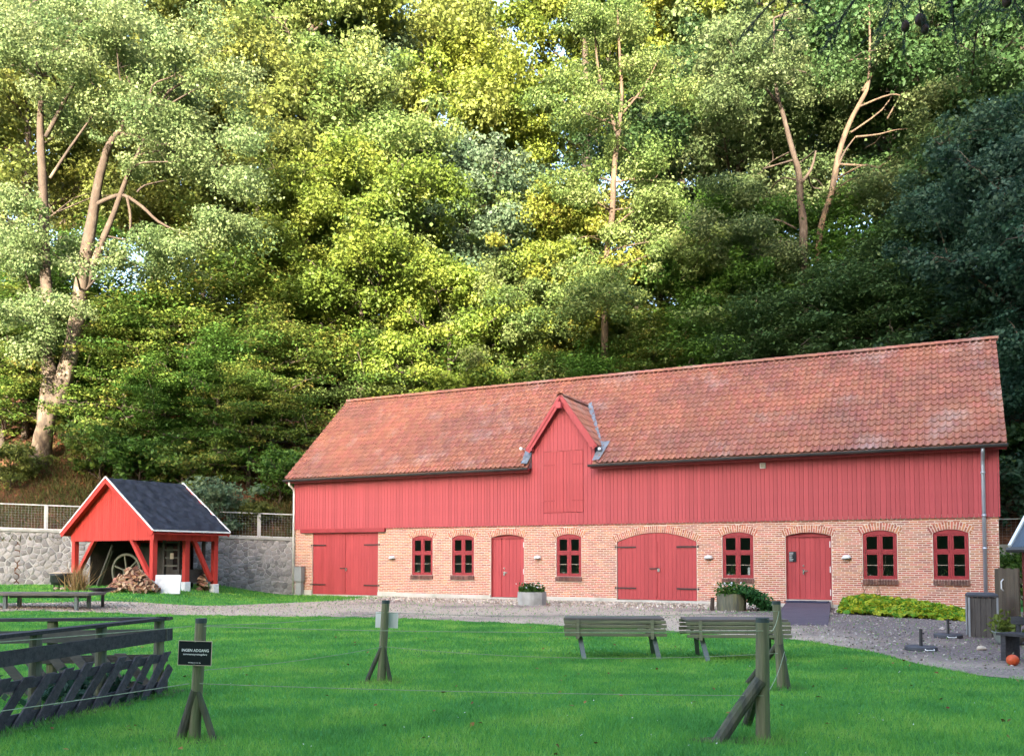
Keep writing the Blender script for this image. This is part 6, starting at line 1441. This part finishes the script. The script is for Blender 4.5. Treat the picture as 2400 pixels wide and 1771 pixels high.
hero('tan_trunk_tree', 'slender tree with a straight tan trunk rising behind the dormer', 'bark_tan', 'pale', 47,
     [([(1322, 700), (1325, 640), (1330, 560), (1336, 460), (1340, 370), (1352, 290), (1362, 210), (1358, 120), (1350, 20)], [24, 22, 21, 20, 18, 15, 12, 9, 5]), ([(1352, 300), (1330, 230), (1310, 150), (1300, 60)], [13, 10, 8, 4])],
     [(1330, 90, 130, 100, 20, 0), (1260, 220, 90, 60, 10, 0), (1440, 200, 90, 70, 10, 0), (1235, 420, 70, 55, 10, 0.5), (1435, 400, 70, 55, 10, 0.5), (1330, 300, 70, 30, 5, 1.5), (1240, 560, 70, 40, 6, 0), (1430, 550, 80, 40, 7, 0), (1325, 650, 80, 40, 7, -2), (1350, 590, 50, 16, 2, -1.5)], 56000, 0.14, 78,
     [([(1340, 470), (1300, 440), (1240, 435)], [7, 5, 2]), ([(1338, 500), (1390, 460), (1440, 450)], [7, 5, 2]), ([(1360, 250), (1410, 190), (1440, 130)], [9, 6, 3])])
hero('forked_pale_tree', 'tall tree with a bent pale stem leaning away from the slanting tan one', 'bark', 'grey', 45,
     [([(1756, 700), (1756, 600), (1754, 500), (1750, 430), (1748, 380), (1730, 330), (1712, 250), (1700, 210), (1690, 140), (1692, 40)], [30, 28, 26, 22, 20, 17, 14, 11, 8, 5]), ([(1700, 225), (1672, 190), (1650, 170), (1610, 185)], [10, 8, 6, 3]), ([(1752, 400), (1770, 370), (1784, 330)], [12, 9, 5])],
     [(1690, 90, 110, 80, 16, 0.8), (1590, 190, 70, 60, 9, 0), (1780, 220, 70, 50, 8, 2.6), (1620, 400, 80, 60, 9, 0.5), (1790, 400, 60, 50, 6, 3.0), (1600, 520, 90, 50, 9, 0), (1690, 570, 60, 30, 5, 0)], 46000, 0.14, 79,
     [([(1740, 500), (1700, 480), (1650, 490)], [7, 5, 2])])
hero('slanting_tan_tree', 'tall tree with a slanting tan stem that branches near the spruce cones', 'bark_tan', 'grey', 45.5,
     [([(1775, 700), (1785, 600), (1800, 490), (1820, 420), (1835, 340), (1860, 270), (1880, 220), (1896, 180), (1905, 100), (1900, 10)], [22, 21, 20, 19, 18, 16, 14, 11, 8, 5]), ([(1886, 200), (1910, 150), (1930, 100), (1950, 30)], [11, 9, 7, 4]), ([(1830, 370), (1850, 330), (1870, 300)], [8, 6, 3])],
     [(1940, 90, 110, 75, 16, 1.0), (1995, 230, 80, 60, 9, 0.5), (1850, 170, 50, 40, 5, 2.6), (1930, 410, 70, 55, 8, 1.0), (1990, 380, 70, 50, 6, 0)], 40000, 0.14, 80,
     [([(1940, 260), (1990, 180), (2060, 150)], [6, 4, 2]), ([(1860, 290), (1930, 240), (1960, 190)], [7, 5, 2])])

# spruce outside the view whose bough hangs in at the top
SPX, SPY = 8.2, 4.7
e = empty('spruce_tree', (SPX, SPY, 0), 0, label='dark spruce bough with brown cones hanging in from above', cat='tree')
MB().tube([(0, 0, -0.2), (0.05, 0, 4), (0, 0.05, 10)], [0.24, 0.18, 0.05], 12).build('trunk', M['bark_dark'], e)
rg = np.random.default_rng(3); nv, bo = [], MB()
def needles(p, q, n_, ln):
    s_ = rg.uniform(0, 1, n_)[:, None]; c = p + (q - p) * s_; ax = (q - p) / np.linalg.norm(q - p); d = rg.normal(size=(n_, 3)); d /= np.linalg.norm(d, axis=1)[:, None]
    d = (d * 0.8 + ax * 0.7) * ln; w = np.cross(d, rg.normal(size=(n_, 3))); w /= np.linalg.norm(w, axis=1)[:, None]; w *= 0.0022
    nv.append(np.stack([c - w, c + w, c + d], 1).reshape(-1, 3))
def bough(p0, p1, ntw, droop):
    p0, p1 = np.array(p0), np.array(p1); P_ = [p0 + (p1 - p0) * t + np.array([0.12 * math.sin(t * 9 + p1[0]), 0.10 * math.sin(t * 7 + p1[1]), 0.28 * 4 * t * (1 - t) - 0.05 * math.sin(t * 12)]) for t in np.linspace(0, 1, 10)]
    bo.tube(P_, [0.045 * (1 - 0.088 * i) for i in range(10)], 6); P_ = np.array(P_)
    for k in range(ntw):
        t = rg.uniform(0.15, 0.999) * 9; i = int(t); c = P_[i] + (P_[i + 1] - P_[i]) * (t - i); ln = rg.uniform(.22, .55) * droop
        q = c + np.array([rg.normal(-.10, .16), rg.normal(0, .22), -ln]); m_ = (c + q) / 2 + [rg.normal(0, .03), rg.normal(0, .03), 0.05]
        bo.tube([c, m_, q], [0.007, 0.005, 0.002], 4, cap=False); needles(c, m_, 70, 0.045); needles(m_, q, 90, 0.042)
        for j in range(3):
            b_ = m_ + (q - m_) * rg.uniform(-.4, .8); q2 = b_ + np.array([rg.normal(0, .10), rg.normal(0, .10), -rg.uniform(.05, .16)]); bo.tube([b_, q2], [0.003, 0.0015], 3, cap=False); needles(b_, q2, 45, 0.036)
def W_(x, y, z): return (x - SPX, y - SPY, z)
bough((0, 0, 7.1), W_(2.45, 6.1, 5.66), 60, 1.0); bough((0, 0, 6.7), W_(3.4, 6.4, 5.78), 54, 0.9); bough((0, 0, 7.4), W_(1.75, 5.7, 5.42), 46, 0.7); bough((0, 0, 5.2), (-1.3, -1.8, 4.6), 20, 1); bough((0, 0, 4.0), (1.9, 0.5, 3.4), 20, 1)
bo.build('bough', M['bark_dark'], e)
V = np.concatenate(nv); link('needles', fast_mesh('needles', V, np.arange(len(V)).reshape(-1, 3)), M['needle'], e)
for (px_, py_, s_) in ((2160, 48, 1.0), (2154, 44, .9), (2122, 60, .9), (2168, 65, .85), (2360, 2, 1.0)):
    c = at(px_, py_, 6.3) - Vector((SPX, SPY, 0)); c.z -= 0.0
    MB().lathe([(0.004, 0.10 * s_), (0.022 * s_, 0.085 * s_), (0.034 * s_, 0.05 * s_), (0.030 * s_, 0.02 * s_), (0.010, 0.0)], 10, c=(c.x, c.y, c.z - 0.05)).build('cone', M['cone'], e, smooth=True)
